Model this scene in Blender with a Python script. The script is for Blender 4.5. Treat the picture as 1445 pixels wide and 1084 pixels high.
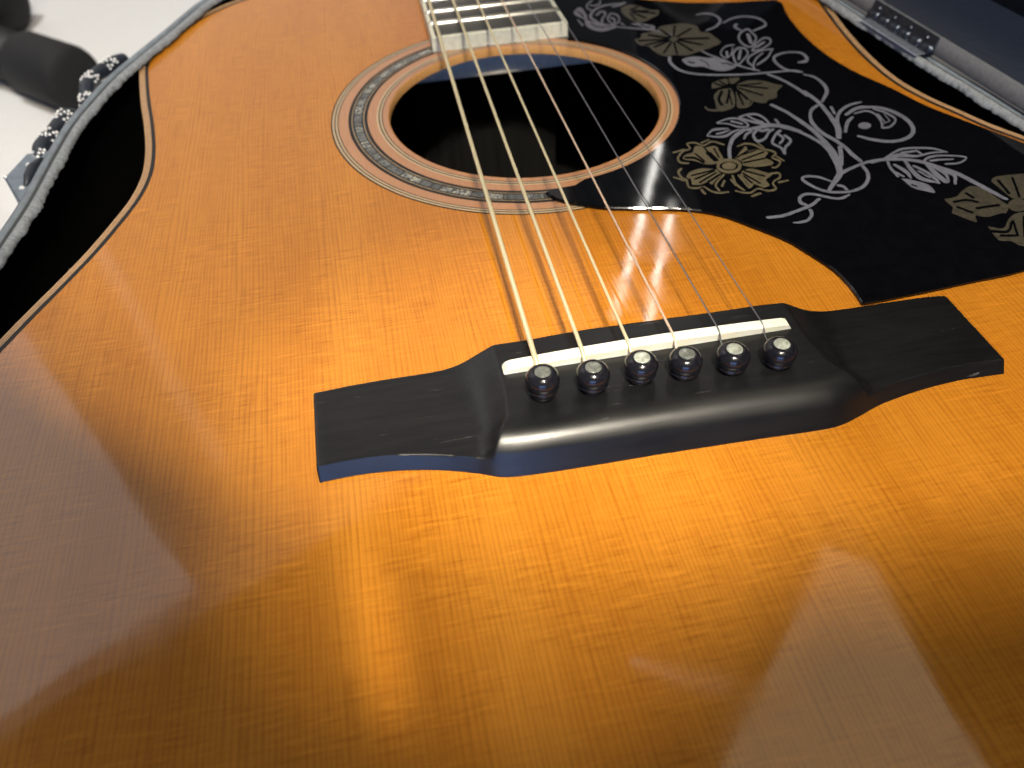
import bpy, bmesh, math, random
from mathutils import Vector, Matrix
PI = math.pi; MM = .001
SC = bpy.context.scene; COL = SC.collection
for o in list(bpy.data.objects): bpy.data.objects.remove(o)

# ---------------------------------------------------------------- camera, light, exposure
cd = bpy.data.cameras.new('camera'); cam = bpy.data.objects.new('camera', cd); COL.objects.link(cam)
cam.location = (-.05522, -.13182, .14124)
cam.rotation_mode = 'XYZ'
cam.matrix_world = Matrix.Translation(cam.location) @ Matrix.Rotation(math.radians(-9.51), 4, 'Z') @ Matrix.Rotation(math.radians(43.88), 4, 'X') @ Matrix.Rotation(math.radians(-2.61), 4, 'Z')
cd.sensor_width = 36; cd.lens = 28.493; cd.clip_start = .005; cd.clip_end = 50
cd.dof.use_dof = True; cd.dof.focus_distance = .205; cd.dof.aperture_fstop = 15
SC.camera = cam
W = bpy.data.worlds.new('World'); SC.world = W; W.use_nodes = True
W.node_tree.nodes['Background'].inputs['Color'].default_value = (.30, .32, .36, 1)
W.node_tree.nodes['Background'].inputs['Strength'].default_value = .17
SC.view_settings.view_transform = 'Standard'; SC.view_settings.look = 'None'
SC.view_settings.exposure = 0; SC.view_settings.gamma = 1

def look(o, target):
    d = Vector(target)-o.location; o.rotation_euler = d.to_track_quat('-Z', 'Y').to_euler()
def spot(name, loc, target, power, deg, blend, radius, col):
    l = bpy.data.lights.new(name, 'SPOT'); l.energy = power; l.spot_size = math.radians(deg); l.spot_blend = blend
    l.shadow_soft_size = radius; l.color = col
    o = bpy.data.objects.new(name, l); COL.objects.link(o); o.location = loc; look(o, target); return o
def area(name, loc, xdir, normal, sx, sy, radiance, col):
    """rectangular lamp: loc centre, xdir its long side, normal the way it shines"""
    l = bpy.data.lights.new(name, 'AREA'); l.shape = 'RECTANGLE'; l.size = sx; l.size_y = sy
    l.energy = radiance*PI*sx*sy; l.color = col
    o = bpy.data.objects.new(name, l); COL.objects.link(o)
    z = -Vector(normal).normalized(); x = Vector(xdir); x = (x-z*x.dot(z)).normalized(); y = z.cross(x)
    o.matrix_world = Matrix.Translation(Vector(loc)) @ Matrix((x, y, z)).transposed().to_4x4()
    return o
WARM = (1., .90, .73)
# lamp above and behind the photographer, cone edge standing in for their shadow
for dx, dy in ((-.035, .012), (.012, -.02), (.04, .015)):
    spot('key_lamp', (-.03+dx, -.33+dy, .62), (.082+dx*.2, .303+dy*.2, 0), 9.2, 44.6, .015, .010, WARM)
spot('pool_fill', (-.06, -.50, 1.0), (-.038, -.011, 0), 60, 8.2, 1., .006, WARM)  # added spot, brightens the wood around the bridge
nl = spot('column_fill', (-.02, -.60, 1.1), (-.0705, -.054, 0), 44, 2.1, .9, .004, WARM); nl.scale = (.27, 1, 1)  # added spot for the bright column between two cast shadows
spot('floor_fill', (-.5, .2, 1.4), (-.34, .52, -.05), 70, 38, .9, .1, (1., .98, .95))  # added spot, brightens the floor and the guitar's upper left
# two tube lamps overhead, seen as streaks in the lacquer
for p0, p1, w in (((.602, 1.555, 1.), (.420, 1.185, 1.), .011), ((.570, 1.33, 1.), (.420, 1.025, 1.), .011)):
    a, b = Vector(p0), Vector(p1)
    area('tube_lamp', (a+b)/2, b-a, Vector((0, .05, 0))-(a+b)/2, (b-a).length, w, 20, (1., .97, .90))
# bright window and wall areas mirrored as pale veils
area('wall_window', (-.86, .99, 1.0), (.369, -.656, 0), (0, 0, -1), 1.05, .34, 1.1, (.9, .95, 1.))
area('side_window', (.53, .17, 1.0), (-.50, -.47, .10), (-.4, -.1, -1), .42, .42, 1.35, (1., .92, .68))
area('faint_streak_lamp', (.247, .327, 1.0), (.125, -.068, 0), (-.3, -.4, -1), .14, .008, 2.2, (1., .95, .9))  # thin area lamp added for a faint streak in the lacquer
area('faint_line_lamp', (-.58, 1.229, 1.0), (.266, -.512, 0), (.5, -.9, -1), .57, .03, .5, (1., .96, .92))  # thin area lamp added for a faint line on the left wood
area('blue_window', (-.20, -.62, .14), (1, -.2, 0), (.2, 1, -.05), .42, .2, 5.0, (.24, .44, 1.))
area('back_fill', (-.1, -1.1, 1.5), (1, 0, 0), (.05, .9, -1.2), 1.0, .6, 2.3, (1., .90, .76))  # added fill panel behind the camera, kept out of the reflections
area('left_veil_lamp', (-1.2, 2.7, 1.75), (1, .5, 0), (.5, -1, -.55), 4.4, 3.2, .5, (1., .90, .86))  # added area lamp that lays a pale veil over the upper left

TH_LID = 101; LIDSIGN = 1; HINGE = (.14, .52)
LEG1 = ((-425, 627, -106), (-248, 449, -104), 18, 21.5, 58)
LEG2 = ((-480, 640, -104), (-320, 612, -104), 18, 22, 58)

# ---------------------------------------------------------------- engraved art on the pickguard (mm; strokes x,y,width; fills x,y)
ART = [
 ('engraved_stem', 'w', [
  ('s', '91.0,135.2,1.72 91.6,134.3,1.79 92.2,133.4,1.86 92.7,132.6,1.88 93.3,131.6,1.88 93.8,130.5,1.85 94.4,129.1,1.84 95.0,127.6,1.85 95.5,125.9,1.87 96.0,124.3,1.88 96.4,122.8,1.87 96.7,121.3,1.85 97.0,119.7,1.84 97.2,118.1,1.87 97.4,117.0,1.95 97.5,116.4,2.50 97.6,116.7,1.70 97.6,117.7,1.80 97.5,119.0,1.82 97.5,120.0,1.71 97.6,120.1,2.44 97.8,119.2,2.24 98.1,117.7,2.26 98.5,115.7,2.29 98.8,113.7,2.29 99.0,111.8,2.24 99.0,110.2,2.15 99.0,108.5,2.10 98.9,106.9,2.07 98.8,105.4,2.08 98.7,103.9,2.13 98.6,102.6,2.18 98.5,101.3,2.22 98.3,100.1,2.28 98.2,99.0,2.34 98.0,97.9,2.41 97.9,96.8,2.51 97.8,95.8,2.59 97.6,94.9,2.62 97.4,93.9,2.58 97.1,92.8,2.51 96.7,91.7,2.44 96.1,90.5,2.38 95.6,89.3,2.33 95.0,88.1,2.30 94.5,87.0,2.27'),
  ('s', '96.4,90.1,1.81 97.0,91.6,1.83 97.5,93.1,1.86 98.1,94.7,1.86 98.6,96.2,1.82 99.2,97.5,1.76 99.9,98.8,1.68 100.6,99.9,1.59 101.3,100.9,1.51 102.1,101.9,1.45 102.9,102.8,1.42 103.8,103.6,1.44 104.8,104.4,1.47 105.8,105.1,1.50 106.8,105.7,1.52 107.9,106.2,1.55 108.9,106.6,1.56 110.0,106.9,1.51 111.0,107.0,1.38 112.1,107.2,1.21 113.1,107.4,1.04'),
  ('s', '101.7,106.7,1.31 101.3,105.2,1.31 101.0,103.7,1.30 100.6,102.2,1.30'),
  ('s', '97.6,109.0,1.34 96.9,108.5,1.49 96.3,108.1,1.64 95.6,107.7,1.70 95.0,107.2,1.66 94.4,106.6,1.58 93.8,105.9,1.51 93.3,105.2,1.44 92.8,104.3,1.38 92.3,103.5,1.35 91.9,102.6,1.36 91.5,101.7,1.42 91.2,100.7,1.52 90.9,99.7,1.66 90.6,98.7,1.81 90.5,97.6,1.94 90.4,96.4,2.01 90.3,95.2,2.01 90.4,94.0,2.00 90.5,92.8,1.99 90.7,91.6,2.05 90.9,90.4,2.16 91.3,89.3,2.26 91.7,88.2,2.32 92.1,87.1,2.32 92.5,86.0,2.27 92.8,85.0,2.21 93.0,83.9,2.17 93.3,82.8,2.12 93.5,81.8,2.07 93.6,80.8,2.00 93.7,79.9,1.94 93.7,79.1,1.91 93.7,78.3,1.95 93.7,77.5,2.05 93.7,76.6,2.15 93.8,75.8,2.19 93.9,74.8,2.18 94.0,73.9,2.12 94.2,73.0,2.05 94.3,72.1,1.98'),
  ('s', '82.7,113.3,2.10 83.3,112.1,2.09 83.8,110.8,2.07 84.4,109.6,2.03 85.0,108.3,1.99 85.5,107.0,1.96 85.9,105.7,1.99 86.3,104.2,2.06 86.6,102.8,2.16 87.0,101.4,2.26 87.3,99.9,2.35 87.6,98.5,2.41 87.9,97.2,2.44 88.2,95.8,2.45 88.4,94.3,2.44 88.6,92.9,2.42 88.7,91.3,2.42 88.8,89.7,2.43 88.8,88.0,2.45 88.9,86.4,2.47 88.9,84.8,2.50 88.8,83.4,2.52 88.8,82.0,2.50 88.8,80.7,2.44 88.7,79.4,2.37 88.5,78.0,2.31 88.1,76.5,2.30 87.7,75.0,2.36 87.2,73.5,2.48 86.7,72.0,2.63 86.2,70.6,2.78'),
  ('s', '79.5,98.2,2.14 80.3,97.4,2.14 81.2,96.7,2.13 82.0,95.9,2.10 82.7,95.1,2.07 83.4,94.2,2.02 84.1,93.3,1.99 84.6,92.3,1.97 85.1,91.2,1.98 85.6,90.2,1.99 86.0,89.2,2.02 86.4,88.1,2.04 86.8,87.1,2.03 87.1,86.0,2.01 87.4,84.9,1.99 87.6,83.8,2.01 87.7,82.6,2.07 87.8,81.5,2.16 87.8,80.3,2.24 87.7,79.0,2.32 87.5,77.6,2.40 87.2,75.8,2.53 86.9,73.8,2.66 86.5,71.8,2.74 85.9,69.8,2.73 85.3,68.2,2.61 84.6,66.8,2.52 83.7,65.7,2.51 82.7,64.7,2.44 81.8,63.8,2.27 80.9,63.0,2.09 80.1,62.1,1.96 79.4,61.4,1.86 78.7,60.7,1.75 78.0,60.0,1.63 77.3,59.2,1.51'),
  ('s', '92.1,81.5,1.73 91.8,80.8,1.77 91.5,80.0,1.81 91.2,79.2,1.84 90.8,78.4,1.86 90.4,77.5,1.87 89.9,76.4,1.89 89.3,75.2,1.90 88.7,74.0,1.92 88.0,72.8,1.93 87.4,71.6,1.95'),
  ('s', '84.1,66.5,2.25 85.0,67.0,2.11 86.0,67.4,1.97 86.9,67.8,1.85 87.8,68.2,1.75 88.8,68.6,1.68 89.8,69.0,1.62 91.0,69.4,1.59 92.1,69.8,1.58 93.2,70.2,1.60 94.2,70.5,1.62 95.1,70.7,1.66 95.9,70.9,1.71 96.6,71.0,1.76 97.4,71.0,1.80 98.2,71.1,1.83 99.0,71.1,1.87 99.8,71.1,1.90 100.6,71.1,1.92 101.4,71.1,1.92 102.2,71.1,1.91'),
 ]),
 ('engraved_knot', 'w', [
  ('s', '93.6,69.3,1.47 93.5,68.6,1.58 93.5,67.8,1.69 93.4,67.0,1.72 93.3,66.3,1.68 93.2,65.5,1.60 92.9,64.7,1.55 92.6,63.9,1.50 92.2,63.1,1.46 91.8,62.3,1.42 91.2,61.6,1.42 90.7,60.9,1.43 90.0,60.2,1.45 89.3,59.5,1.48 88.5,58.9,1.52 87.8,58.4,1.57 87.0,58.0,1.61 86.1,57.7,1.61 85.2,57.4,1.59 84.4,57.2,1.55 83.5,57.1,1.55 82.7,57.0,1.56 81.9,57.0,1.59 81.1,57.1,1.61 80.3,57.3,1.63 79.5,57.5,1.64 78.8,57.7,1.66 78.1,57.9,1.71 77.4,58.2,1.76 76.7,58.5,1.80 76.1,59.0,1.81 75.5,59.5,1.78 74.9,60.2,1.73 74.4,60.9,1.69 73.9,61.6,1.66 73.5,62.4,1.65 73.2,63.1,1.64 72.9,63.8,1.66 72.6,64.5,1.68 72.4,65.2,1.68 72.3,65.8,1.63 72.2,66.3,1.51 72.2,66.7,1.33 72.3,67.0,1.12 72.4,67.3,1.00 72.6,67.6,1.11 72.9,67.8,1.29 73.3,67.9,1.41 73.8,68.0,1.49 74.3,68.0,1.54 74.8,68.0,1.58 75.3,67.8,1.61 75.9,67.6,1.63 76.5,67.3,1.65 77.2,67.0,1.66 77.7,66.6,1.63 78.2,66.1,1.56 78.6,65.6,1.47 79.1,65.0,1.40 79.5,64.4,1.35 79.9,63.8,1.30'),
  ('s', '81.3,61.0,1.85 81.5,60.8,1.85 81.7,60.7,1.86 82.0,60.5,1.84 82.1,60.4,1.78 82.3,60.1,1.62 82.4,59.8,1.46 82.5,59.4,1.36 82.5,59.0,1.32 82.5,58.6,1.33 82.5,58.2,1.34'),
  ('s', '82.0,55.6,1.03 81.4,55.3,1.10 80.9,55.1,1.18 80.4,54.9,1.29 79.9,54.6,1.43 79.4,54.5,1.55 79.0,54.4,1.59 78.5,54.4,1.59 78.1,54.4,1.58 77.7,54.4,1.55 77.2,54.6,1.54 76.6,54.9,1.56 76.0,55.2,1.61 75.4,55.7,1.67 74.8,56.1,1.72 74.2,56.6,1.75 73.7,57.0,1.74 73.2,57.4,1.71 72.7,57.8,1.68 72.2,58.1,1.67 71.7,58.4,1.67 71.1,58.6,1.68 70.6,58.8,1.70 70.0,58.9,1.71 69.5,58.9,1.69 69.0,58.8,1.61 68.5,58.7,1.51 68.1,58.4,1.44 67.6,58.1,1.39 67.2,57.8,1.35 66.9,57.4,1.30 66.7,57.0,1.30 66.4,56.5,1.34 66.3,56.1,1.42 66.2,55.6,1.52 66.2,55.2,1.72 66.2,54.8,1.94 66.4,54.5,1.95 66.7,54.3,1.80 66.9,54.0,1.58 67.2,53.7,1.36'),
  ('s', '72.3,55.6,1.38 71.5,55.1,1.39 70.8,54.6,1.40 70.1,54.0,1.45 69.4,53.6,1.54 68.6,53.1,1.63 67.7,52.8,1.70 66.7,52.4,1.72 65.7,52.1,1.70 64.7,51.8,1.67 63.6,51.5,1.63 62.6,51.2,1.61 61.5,50.9,1.62 60.4,50.5,1.65 59.3,50.3,1.70 58.2,50.1,1.76 57.3,50.0,1.81 56.4,50.1,1.83 55.5,50.1,1.81 54.6,50.2,1.77 53.7,50.3,1.72'),
  ('s', '67.2,50.9,1.50 67.1,50.4,1.49 67.0,49.9,1.48 66.9,49.4,1.40 66.7,49.0,1.29 66.5,48.5,1.24 66.1,48.0,1.23 65.7,47.5,1.23 65.2,47.1,1.23 64.7,46.6,1.25 64.2,46.3,1.31 63.7,46.1,1.41 63.2,45.9,1.49 62.7,45.9,1.53 62.2,45.8,1.52 61.8,45.8,1.46 61.3,45.8,1.38 60.9,45.8,1.25 60.5,45.9,1.07 60.1,46.0,0.88 59.7,46.1,0.69'),
 ]),
 ('engraved_spiral', 'w', [
  ('s', '104.1,100.5,1.62 105.2,101.2,1.67 106.4,102.0,1.75 107.5,102.7,1.90 108.7,103.3,2.13 109.8,103.7,2.43 110.8,103.9,2.63 111.9,103.9,2.61 112.9,103.7,2.46 113.8,103.5,2.28 114.7,103.2,2.18 115.6,102.9,2.21 116.3,102.6,2.32 117.1,102.1,2.45 117.8,101.6,2.57 118.4,101.0,2.64 119.0,100.3,2.66 119.5,99.6,2.67 120.0,98.7,2.67 120.5,97.8,2.66 120.8,96.8,2.65 121.2,95.9,2.62 121.5,94.8,2.57 121.7,93.8,2.49 121.8,92.7,2.38 121.8,91.6,2.25 121.8,90.5,2.15 121.6,89.3,2.09 121.3,88.1,2.01 121.0,87.0,1.91 120.5,86.0,1.80 120.0,85.0,1.72 119.4,84.2,1.70 118.7,83.4,1.73 117.9,82.7,1.80 117.1,82.1,1.90 116.3,81.6,2.02 115.3,81.2,2.09 114.3,80.9,2.10 113.3,80.6,2.10 112.4,80.5,2.13 111.5,80.5,2.19 110.6,80.5,2.26 109.8,80.6,2.31 109.0,80.8,2.35 108.2,81.1,2.38 107.4,81.4,2.42 106.6,81.8,2.46 105.8,82.3,2.49 105.1,82.8,2.49 104.4,83.3,2.43 103.7,83.8,2.30 103.1,84.4,2.13 102.5,85.0,1.93 101.8,85.7,1.74 101.2,86.3,1.56'),
  ('s', '107.3,100.5,1.22 108.2,100.7,1.23 109.2,100.9,1.25 110.1,101.2,1.32 111.0,101.3,1.47 111.7,101.2,1.66 112.2,101.0,1.76 112.7,100.6,1.74 113.1,100.1,1.65 113.3,99.5,1.53 113.5,98.8,1.41 113.7,98.0,1.30 113.7,97.0,1.21 113.6,95.9,1.15 113.4,94.8,1.11 113.2,93.9,1.06 113.0,93.0,1.00 112.6,92.1,0.98 112.2,91.2,0.99 111.8,90.3,1.02 111.4,89.5,1.06'),
  ('s', '115.0,101.5,1.52 115.6,100.9,1.55 116.1,100.2,1.58 116.7,99.6,1.59 117.2,98.9,1.55 117.6,98.1,1.49 117.9,97.2,1.45 118.2,96.2,1.41 118.4,95.2,1.31 118.5,94.2,1.12 118.3,93.3,0.89 117.7,92.4,0.84 117.0,91.5,0.92 116.0,90.7,1.02 115.1,90.0,1.09 114.3,89.4,1.19 113.7,89.2,1.36 113.1,89.0,1.48 112.5,89.1,1.45 112.0,89.1,1.31 111.4,89.1,1.16'),
  ('s', '114.6,98.5,0.66 114.4,96.5,0.66 114.2,94.5,0.65 114.1,92.5,0.65'),
  ('s', '116.5,97.6,0.56 116.3,96.1,0.55 116.2,94.6,0.55 116.0,93.1,0.55'),
  ('s', '112.8,91.7,0.64 113.8,92.1,0.64 114.8,92.4,0.64 115.8,92.8,0.64'),
  ('f', '108.4,91.5 108.2,91.2 107.9,90.9 107.6,90.6 107.3,90.4 106.9,90.2 106.5,90.1 106.1,90.0 105.7,90.0 105.3,90.1 105.0,90.2 104.7,90.4 104.5,90.6 104.3,90.9 104.1,91.2 104.1,91.5 104.1,91.9 104.2,92.2 104.3,92.6 104.5,92.9 104.8,93.2 105.1,93.5 105.5,93.7 105.9,93.9 106.3,94.0 106.7,94.1 107.1,94.1 107.4,94.0 107.8,93.9 108.1,93.7 108.3,93.5 108.5,93.2 108.6,92.9 108.7,92.6 108.7,92.2 108.5,91.9'),
  ('s', '105.2,98.3,1.24 104.5,97.7,1.40 103.8,97.2,1.56 103.2,96.7,1.65 102.5,96.1,1.65 101.8,95.3,1.62 101.2,94.4,1.58 100.4,93.3,1.53 99.7,92.2,1.47 99.0,91.0,1.41 98.3,89.9,1.37'),
 ]),
 ('engraved_leaf', 'w', [
  ('s', '84.0,94.2,2.31 83.5,94.9,2.31 82.9,95.7,2.32 82.4,96.5,2.37 81.8,97.3,2.49 81.2,97.9,2.63 80.4,98.5,2.79 79.6,99.0,2.97 78.7,99.5,3.14 77.8,99.8,3.27 76.9,100.1,3.29 76.0,100.2,3.17 75.2,100.2,3.00 74.3,100.1,2.86 73.4,100.0,2.79 72.5,99.9,2.74 71.6,99.8,2.65 70.7,99.7,2.52 69.7,99.6,2.39 68.8,99.5,2.26 67.8,99.4,2.13'),
  ('s', '66.7,99.7,2.30 65.6,99.0,2.32 64.6,98.2,2.33 63.5,97.5,2.28 62.6,96.7,2.17 61.7,95.9,2.02 60.9,95.1,1.87 60.2,94.2,1.76 59.6,93.3,1.68 59.0,92.3,1.62 58.5,91.5,1.58 58.0,90.6,1.56 57.6,89.8,1.55 57.2,89.0,1.55 56.9,88.2,1.55 56.6,87.4,1.55 56.3,86.6,1.53 56.0,85.9,1.52 55.8,85.2,1.49 55.6,84.5,1.46 55.4,83.8,1.42'),
  ('s', '68.6,108.2,1.11 69.3,108.4,1.14 69.9,108.6,1.19 70.6,108.9,1.27 71.2,109.0,1.40 71.9,109.1,1.53 72.5,109.1,1.62 73.2,109.0,1.69 73.9,108.9,1.75 74.6,108.6,1.79 75.1,108.3,1.74 75.5,107.7,1.62 75.8,107.1,1.50 76.1,106.3,1.42 76.3,105.5,1.37 76.4,104.7,1.32 76.5,103.9,1.24 76.5,103.1,1.18 76.5,102.3,1.17 76.4,101.4,1.19 76.4,100.6,1.21'),
  ('s', '71.6,108.5,1.20 71.9,107.7,1.19 72.1,107.0,1.18 72.4,106.2,1.20 72.7,105.5,1.24 73.0,104.9,1.30 73.3,104.5,1.38 73.6,104.1,1.43 74.0,103.8,1.45 74.3,103.4,1.45 74.6,103.1,1.44'),
  ('s', '68.5,107.9,1.24 68.9,107.3,1.33 69.3,106.6,1.43 69.8,106.0,1.54 70.2,105.4,1.67 70.8,104.8,1.81 71.4,104.2,1.94 72.1,103.6,2.07 72.8,102.9,2.19 73.5,102.4,2.30 74.1,101.9,2.39 74.6,101.5,2.46 75.0,101.1,2.53 75.4,100.8,2.58 75.8,100.6,2.62 76.2,100.3,2.67'),
  ('s', '59.7,106.3,0.86 60.6,106.7,0.92 61.6,107.1,0.98 62.5,107.5,1.08 63.4,107.8,1.20 64.2,107.9,1.35 65.0,108.0,1.47 65.7,107.9,1.56 66.3,107.7,1.62 66.9,107.5,1.63 67.5,107.1,1.60 68.0,106.6,1.53 68.4,105.9,1.44 68.8,105.2,1.36 69.1,104.5,1.27 69.3,103.8,1.14 69.3,103.2,0.99 69.3,102.6,0.87 69.2,102.0,0.78 68.9,101.5,0.84 68.6,101.2,1.21 68.1,101.2,1.50 67.4,101.2,1.59 66.7,101.5,1.62 66.0,101.7,1.62 65.4,102.1,1.59 64.9,102.5,1.49 64.4,103.1,1.39 64.0,103.7,1.33 63.5,104.3,1.32 63.0,104.8,1.33 62.4,105.1,1.30 61.8,105.3,1.24 61.2,105.5,1.18 60.5,105.7,1.13 59.9,105.9,1.08'),
  ('s', '64.9,106.0,1.57 65.7,105.2,1.56 66.6,104.4,1.56 67.4,103.6,1.56'),
  ('s', '53.5,99.1,0.61 54.0,99.7,0.70 54.5,100.3,0.80 55.1,100.9,0.93 55.6,101.4,1.11 56.2,101.8,1.36 56.8,102.0,1.62 57.4,102.1,1.78 58.0,102.1,1.84 58.5,102.1,1.83 59.1,102.0,1.77 59.6,102.0,1.68 60.2,101.9,1.55 60.7,101.8,1.39 61.2,101.8,1.20 61.7,101.7,1.03'),
  ('s', '53.4,98.8,1.04 54.0,98.5,1.14 54.7,98.2,1.23 55.3,97.8,1.33 56.0,97.5,1.44 56.6,97.3,1.54 57.1,97.2,1.65 57.7,97.1,1.77 58.2,97.1,1.85 58.8,97.2,1.88 59.3,97.3,1.80 59.8,97.5,1.64 60.4,97.8,1.51 60.9,98.2,1.44 61.5,98.6,1.42 62.0,98.9,1.43 62.6,99.2,1.38 63.2,99.4,1.27 63.8,99.7,1.13 64.4,99.9,0.97 65.0,100.2,0.81'),
  ('s', '57.0,99.2,1.26 57.4,99.3,1.33 57.8,99.4,1.40 58.3,99.4,1.45 58.7,99.5,1.47 59.2,99.6,1.43 59.7,99.8,1.34 60.3,100.0,1.22 60.9,100.2,1.09 61.4,100.4,0.96 62.0,100.6,0.85'),
  ('s', '68.7,98.2,1.32 68.2,97.8,1.39 67.7,97.5,1.47 67.2,97.2,1.50 66.7,96.9,1.47 66.2,96.5,1.36 65.8,96.0,1.23 65.4,95.5,1.12 65.1,95.0,1.02 64.7,94.5,0.94 64.3,94.0,0.87'),
  ('s', '70.9,98.6,1.31 70.3,97.9,1.31 69.7,97.3,1.30 69.1,96.7,1.23 68.5,96.0,1.12 68.2,95.3,1.08 67.9,94.5,1.17 67.8,93.5,1.29 67.7,92.6,1.44 67.8,91.8,1.71 68.0,91.4,2.23 68.5,91.3,2.11 69.1,91.4,1.80 69.8,91.7,1.61 70.5,92.1,1.47 71.1,92.5,1.32 71.7,93.1,1.18 72.2,93.8,1.13 72.8,94.5,1.12 73.3,95.2,1.15 73.8,95.8,1.24 74.2,96.2,1.35 74.7,96.5,1.44 75.1,96.8,1.46 75.5,97.0,1.40 76.0,97.3,1.34'),
  ('s', '71.3,98.5,1.94 71.4,98.2,1.89 71.5,97.9,1.87 71.7,97.6,1.99 71.9,97.4,2.20 72.1,97.3,2.21 72.5,97.2,2.03 72.9,97.3,1.90 73.4,97.4,1.85 73.9,97.6,1.86 74.4,97.7,1.88'),
  ('s', '77.9,95.9,1.45 77.3,95.5,1.46 76.8,95.1,1.45 76.3,94.7,1.37 75.7,94.2,1.26 75.2,93.6,1.18 74.5,92.8,1.15 73.8,91.9,1.12 73.1,90.9,1.09 72.5,90.0,1.08 72.2,89.1,1.20 72.2,88.3,1.56 72.5,87.6,1.76 73.0,86.9,1.75 73.3,86.2,1.61 73.6,85.6,1.39 73.6,84.8,1.23 73.5,84.1,1.19 73.4,83.4,1.23 73.3,82.7,1.31 73.2,82.0,1.39'),
  ('s', '78.1,92.5,1.52 78.2,91.8,1.58 78.4,91.1,1.62 78.6,90.3,1.53 78.6,89.6,1.29 78.5,88.9,1.07 78.0,88.2,1.14 77.3,87.5,1.24 76.5,86.8,1.27 75.7,86.2,1.21 75.0,85.5,1.11 74.6,84.8,1.07 74.2,84.1,1.07 73.8,83.4,1.08 73.5,82.7,1.09 73.2,82.0,1.10'),
  ('s', '76.4,93.9,1.27 76.5,93.3,1.34 76.7,92.7,1.39 76.8,92.0,1.34 76.8,91.4,1.17 76.7,90.8,0.98 76.4,90.2,0.99 75.9,89.7,1.07 75.3,89.1,1.10 74.7,88.5,1.09 74.2,88.0,1.07'),
  ('s', '79.5,103.2,1.23 79.5,102.1,1.23 79.4,100.9,1.23 79.4,99.8,1.22'),
 ]),
 ('engraved_leaf', 'w', [
  ('s', '60.9,158.6,1.64 60.6,157.8,1.61 60.3,157.1,1.59 60.0,156.3,1.56 59.8,155.6,1.59 59.7,154.7,1.68 59.6,153.6,1.74 59.7,152.4,1.75 59.8,151.2,1.75 60.0,150.1,1.77 60.2,149.0,1.82 60.5,148.1,1.87 60.9,147.2,1.90 61.4,146.4,1.91 61.9,145.7,1.91 62.5,145.0,1.91 63.1,144.4,1.92 63.9,143.8,1.93 64.7,143.3,1.93 65.5,142.8,1.93 66.4,142.3,1.92 67.4,141.8,1.92 68.4,141.4,1.92 69.5,140.9,1.92 70.7,140.5,1.92 71.8,140.2,1.92 72.8,139.8,1.92 73.9,139.5,1.92 75.0,139.2,1.92 76.1,138.9,1.91 77.3,138.7,1.90 78.6,138.4,1.87 80.0,138.1,1.84 81.5,137.8,1.80 83.0,137.6,1.77 84.5,137.4,1.74 85.9,137.2,1.72 87.3,137.1,1.71 88.7,137.0,1.71 90.1,136.9,1.72 91.7,136.7,1.72 93.5,136.6,1.72 95.5,136.5,1.73 97.5,136.3,1.75 99.4,136.1,1.77 100.8,135.9,1.79 101.8,135.6,1.78 102.4,135.2,1.68 102.8,134.8,1.53 103.2,134.3,1.46 103.6,133.9,1.40'),
  ('f', '64.7,155.4 65.4,155.8 66.1,156.2 67.0,156.5 68.0,156.7 69.2,156.8 70.5,156.6 71.6,156.1 72.8,155.3 74.1,154.5 76.0,153.9 78.0,153.2 79.6,152.3 80.5,151.2 80.9,150.0 81.3,148.7 81.9,147.4 82.5,146.1 82.6,144.9 82.0,144.1 81.0,143.4 80.0,142.9 78.9,142.5 77.7,142.2 76.5,142.2 75.4,142.5 74.2,143.0 73.2,143.8 72.2,145.0 71.2,146.5 70.3,147.6 69.1,148.1 67.9,148.3 66.9,148.6 66.1,149.1 65.5,149.7 65.1,150.4 64.8,151.3 64.6,152.4 64.5,153.3 64.5,154.1 64.6,154.7'),
  ('d', '66.5,153.1,0.64 66.6,152.9,0.63 66.8,152.6,0.63 66.9,152.3,0.65 67.0,152.1,0.69 67.2,151.9,0.75 67.3,151.8,0.80 67.5,151.7,0.80 67.7,151.7,0.78 67.8,151.7,0.79 68.0,151.7,0.79'),
  ('d', '78.0,148.4,0.59 78.4,148.3,0.59 78.7,148.2,0.59 79.1,148.2,0.60 79.4,148.1,0.60 79.8,147.9,0.59 80.0,147.6,0.56 80.3,147.2,0.53 80.6,146.8,0.52 80.9,146.4,0.52 81.2,146.0,0.53'),
  ('d', '71.2,153.6,0.32 71.5,152.9,0.32 71.8,152.3,0.32 72.1,151.7,0.31 72.4,151.1,0.29 72.6,150.4,0.26 72.7,149.8,0.23 72.7,149.1,0.22 72.6,148.4,0.21 72.6,147.7,0.21 72.5,147.0,0.21'),
  ('s', '74.5,160.5,0.95 74.8,159.7,1.03 75.1,158.9,1.12 75.4,158.1,1.22 75.8,157.3,1.33 76.1,156.5,1.45 76.6,155.7,1.55 77.0,154.9,1.63 77.5,154.2,1.68 78.0,153.4,1.71 78.5,152.6,1.75'),
  ('s', '88.3,162.2,1.46 87.8,162.2,1.48 87.2,162.2,1.49 86.5,162.2,1.44 85.9,162.1,1.32 85.3,161.9,1.15 84.7,161.5,1.00 84.0,161.0,0.91 83.4,160.4,0.84 82.8,159.8,0.79 82.3,159.1,0.73 81.8,158.4,0.69 81.3,157.6,0.67 80.9,156.8,0.65 80.6,156.0,0.66 80.5,155.3,0.73 80.4,154.5,0.84 80.5,153.8,0.95 80.6,153.1,1.09 80.8,152.5,1.32 81.2,152.2,1.50 81.6,152.3,1.24 82.2,152.5,1.03 82.8,153.0,0.90 83.4,153.6,0.81 84.0,154.3,0.73 84.7,155.2,0.68 85.3,156.3,0.66 85.9,157.5,0.66 86.5,158.7,0.66 87.1,159.9,0.67'),
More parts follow.
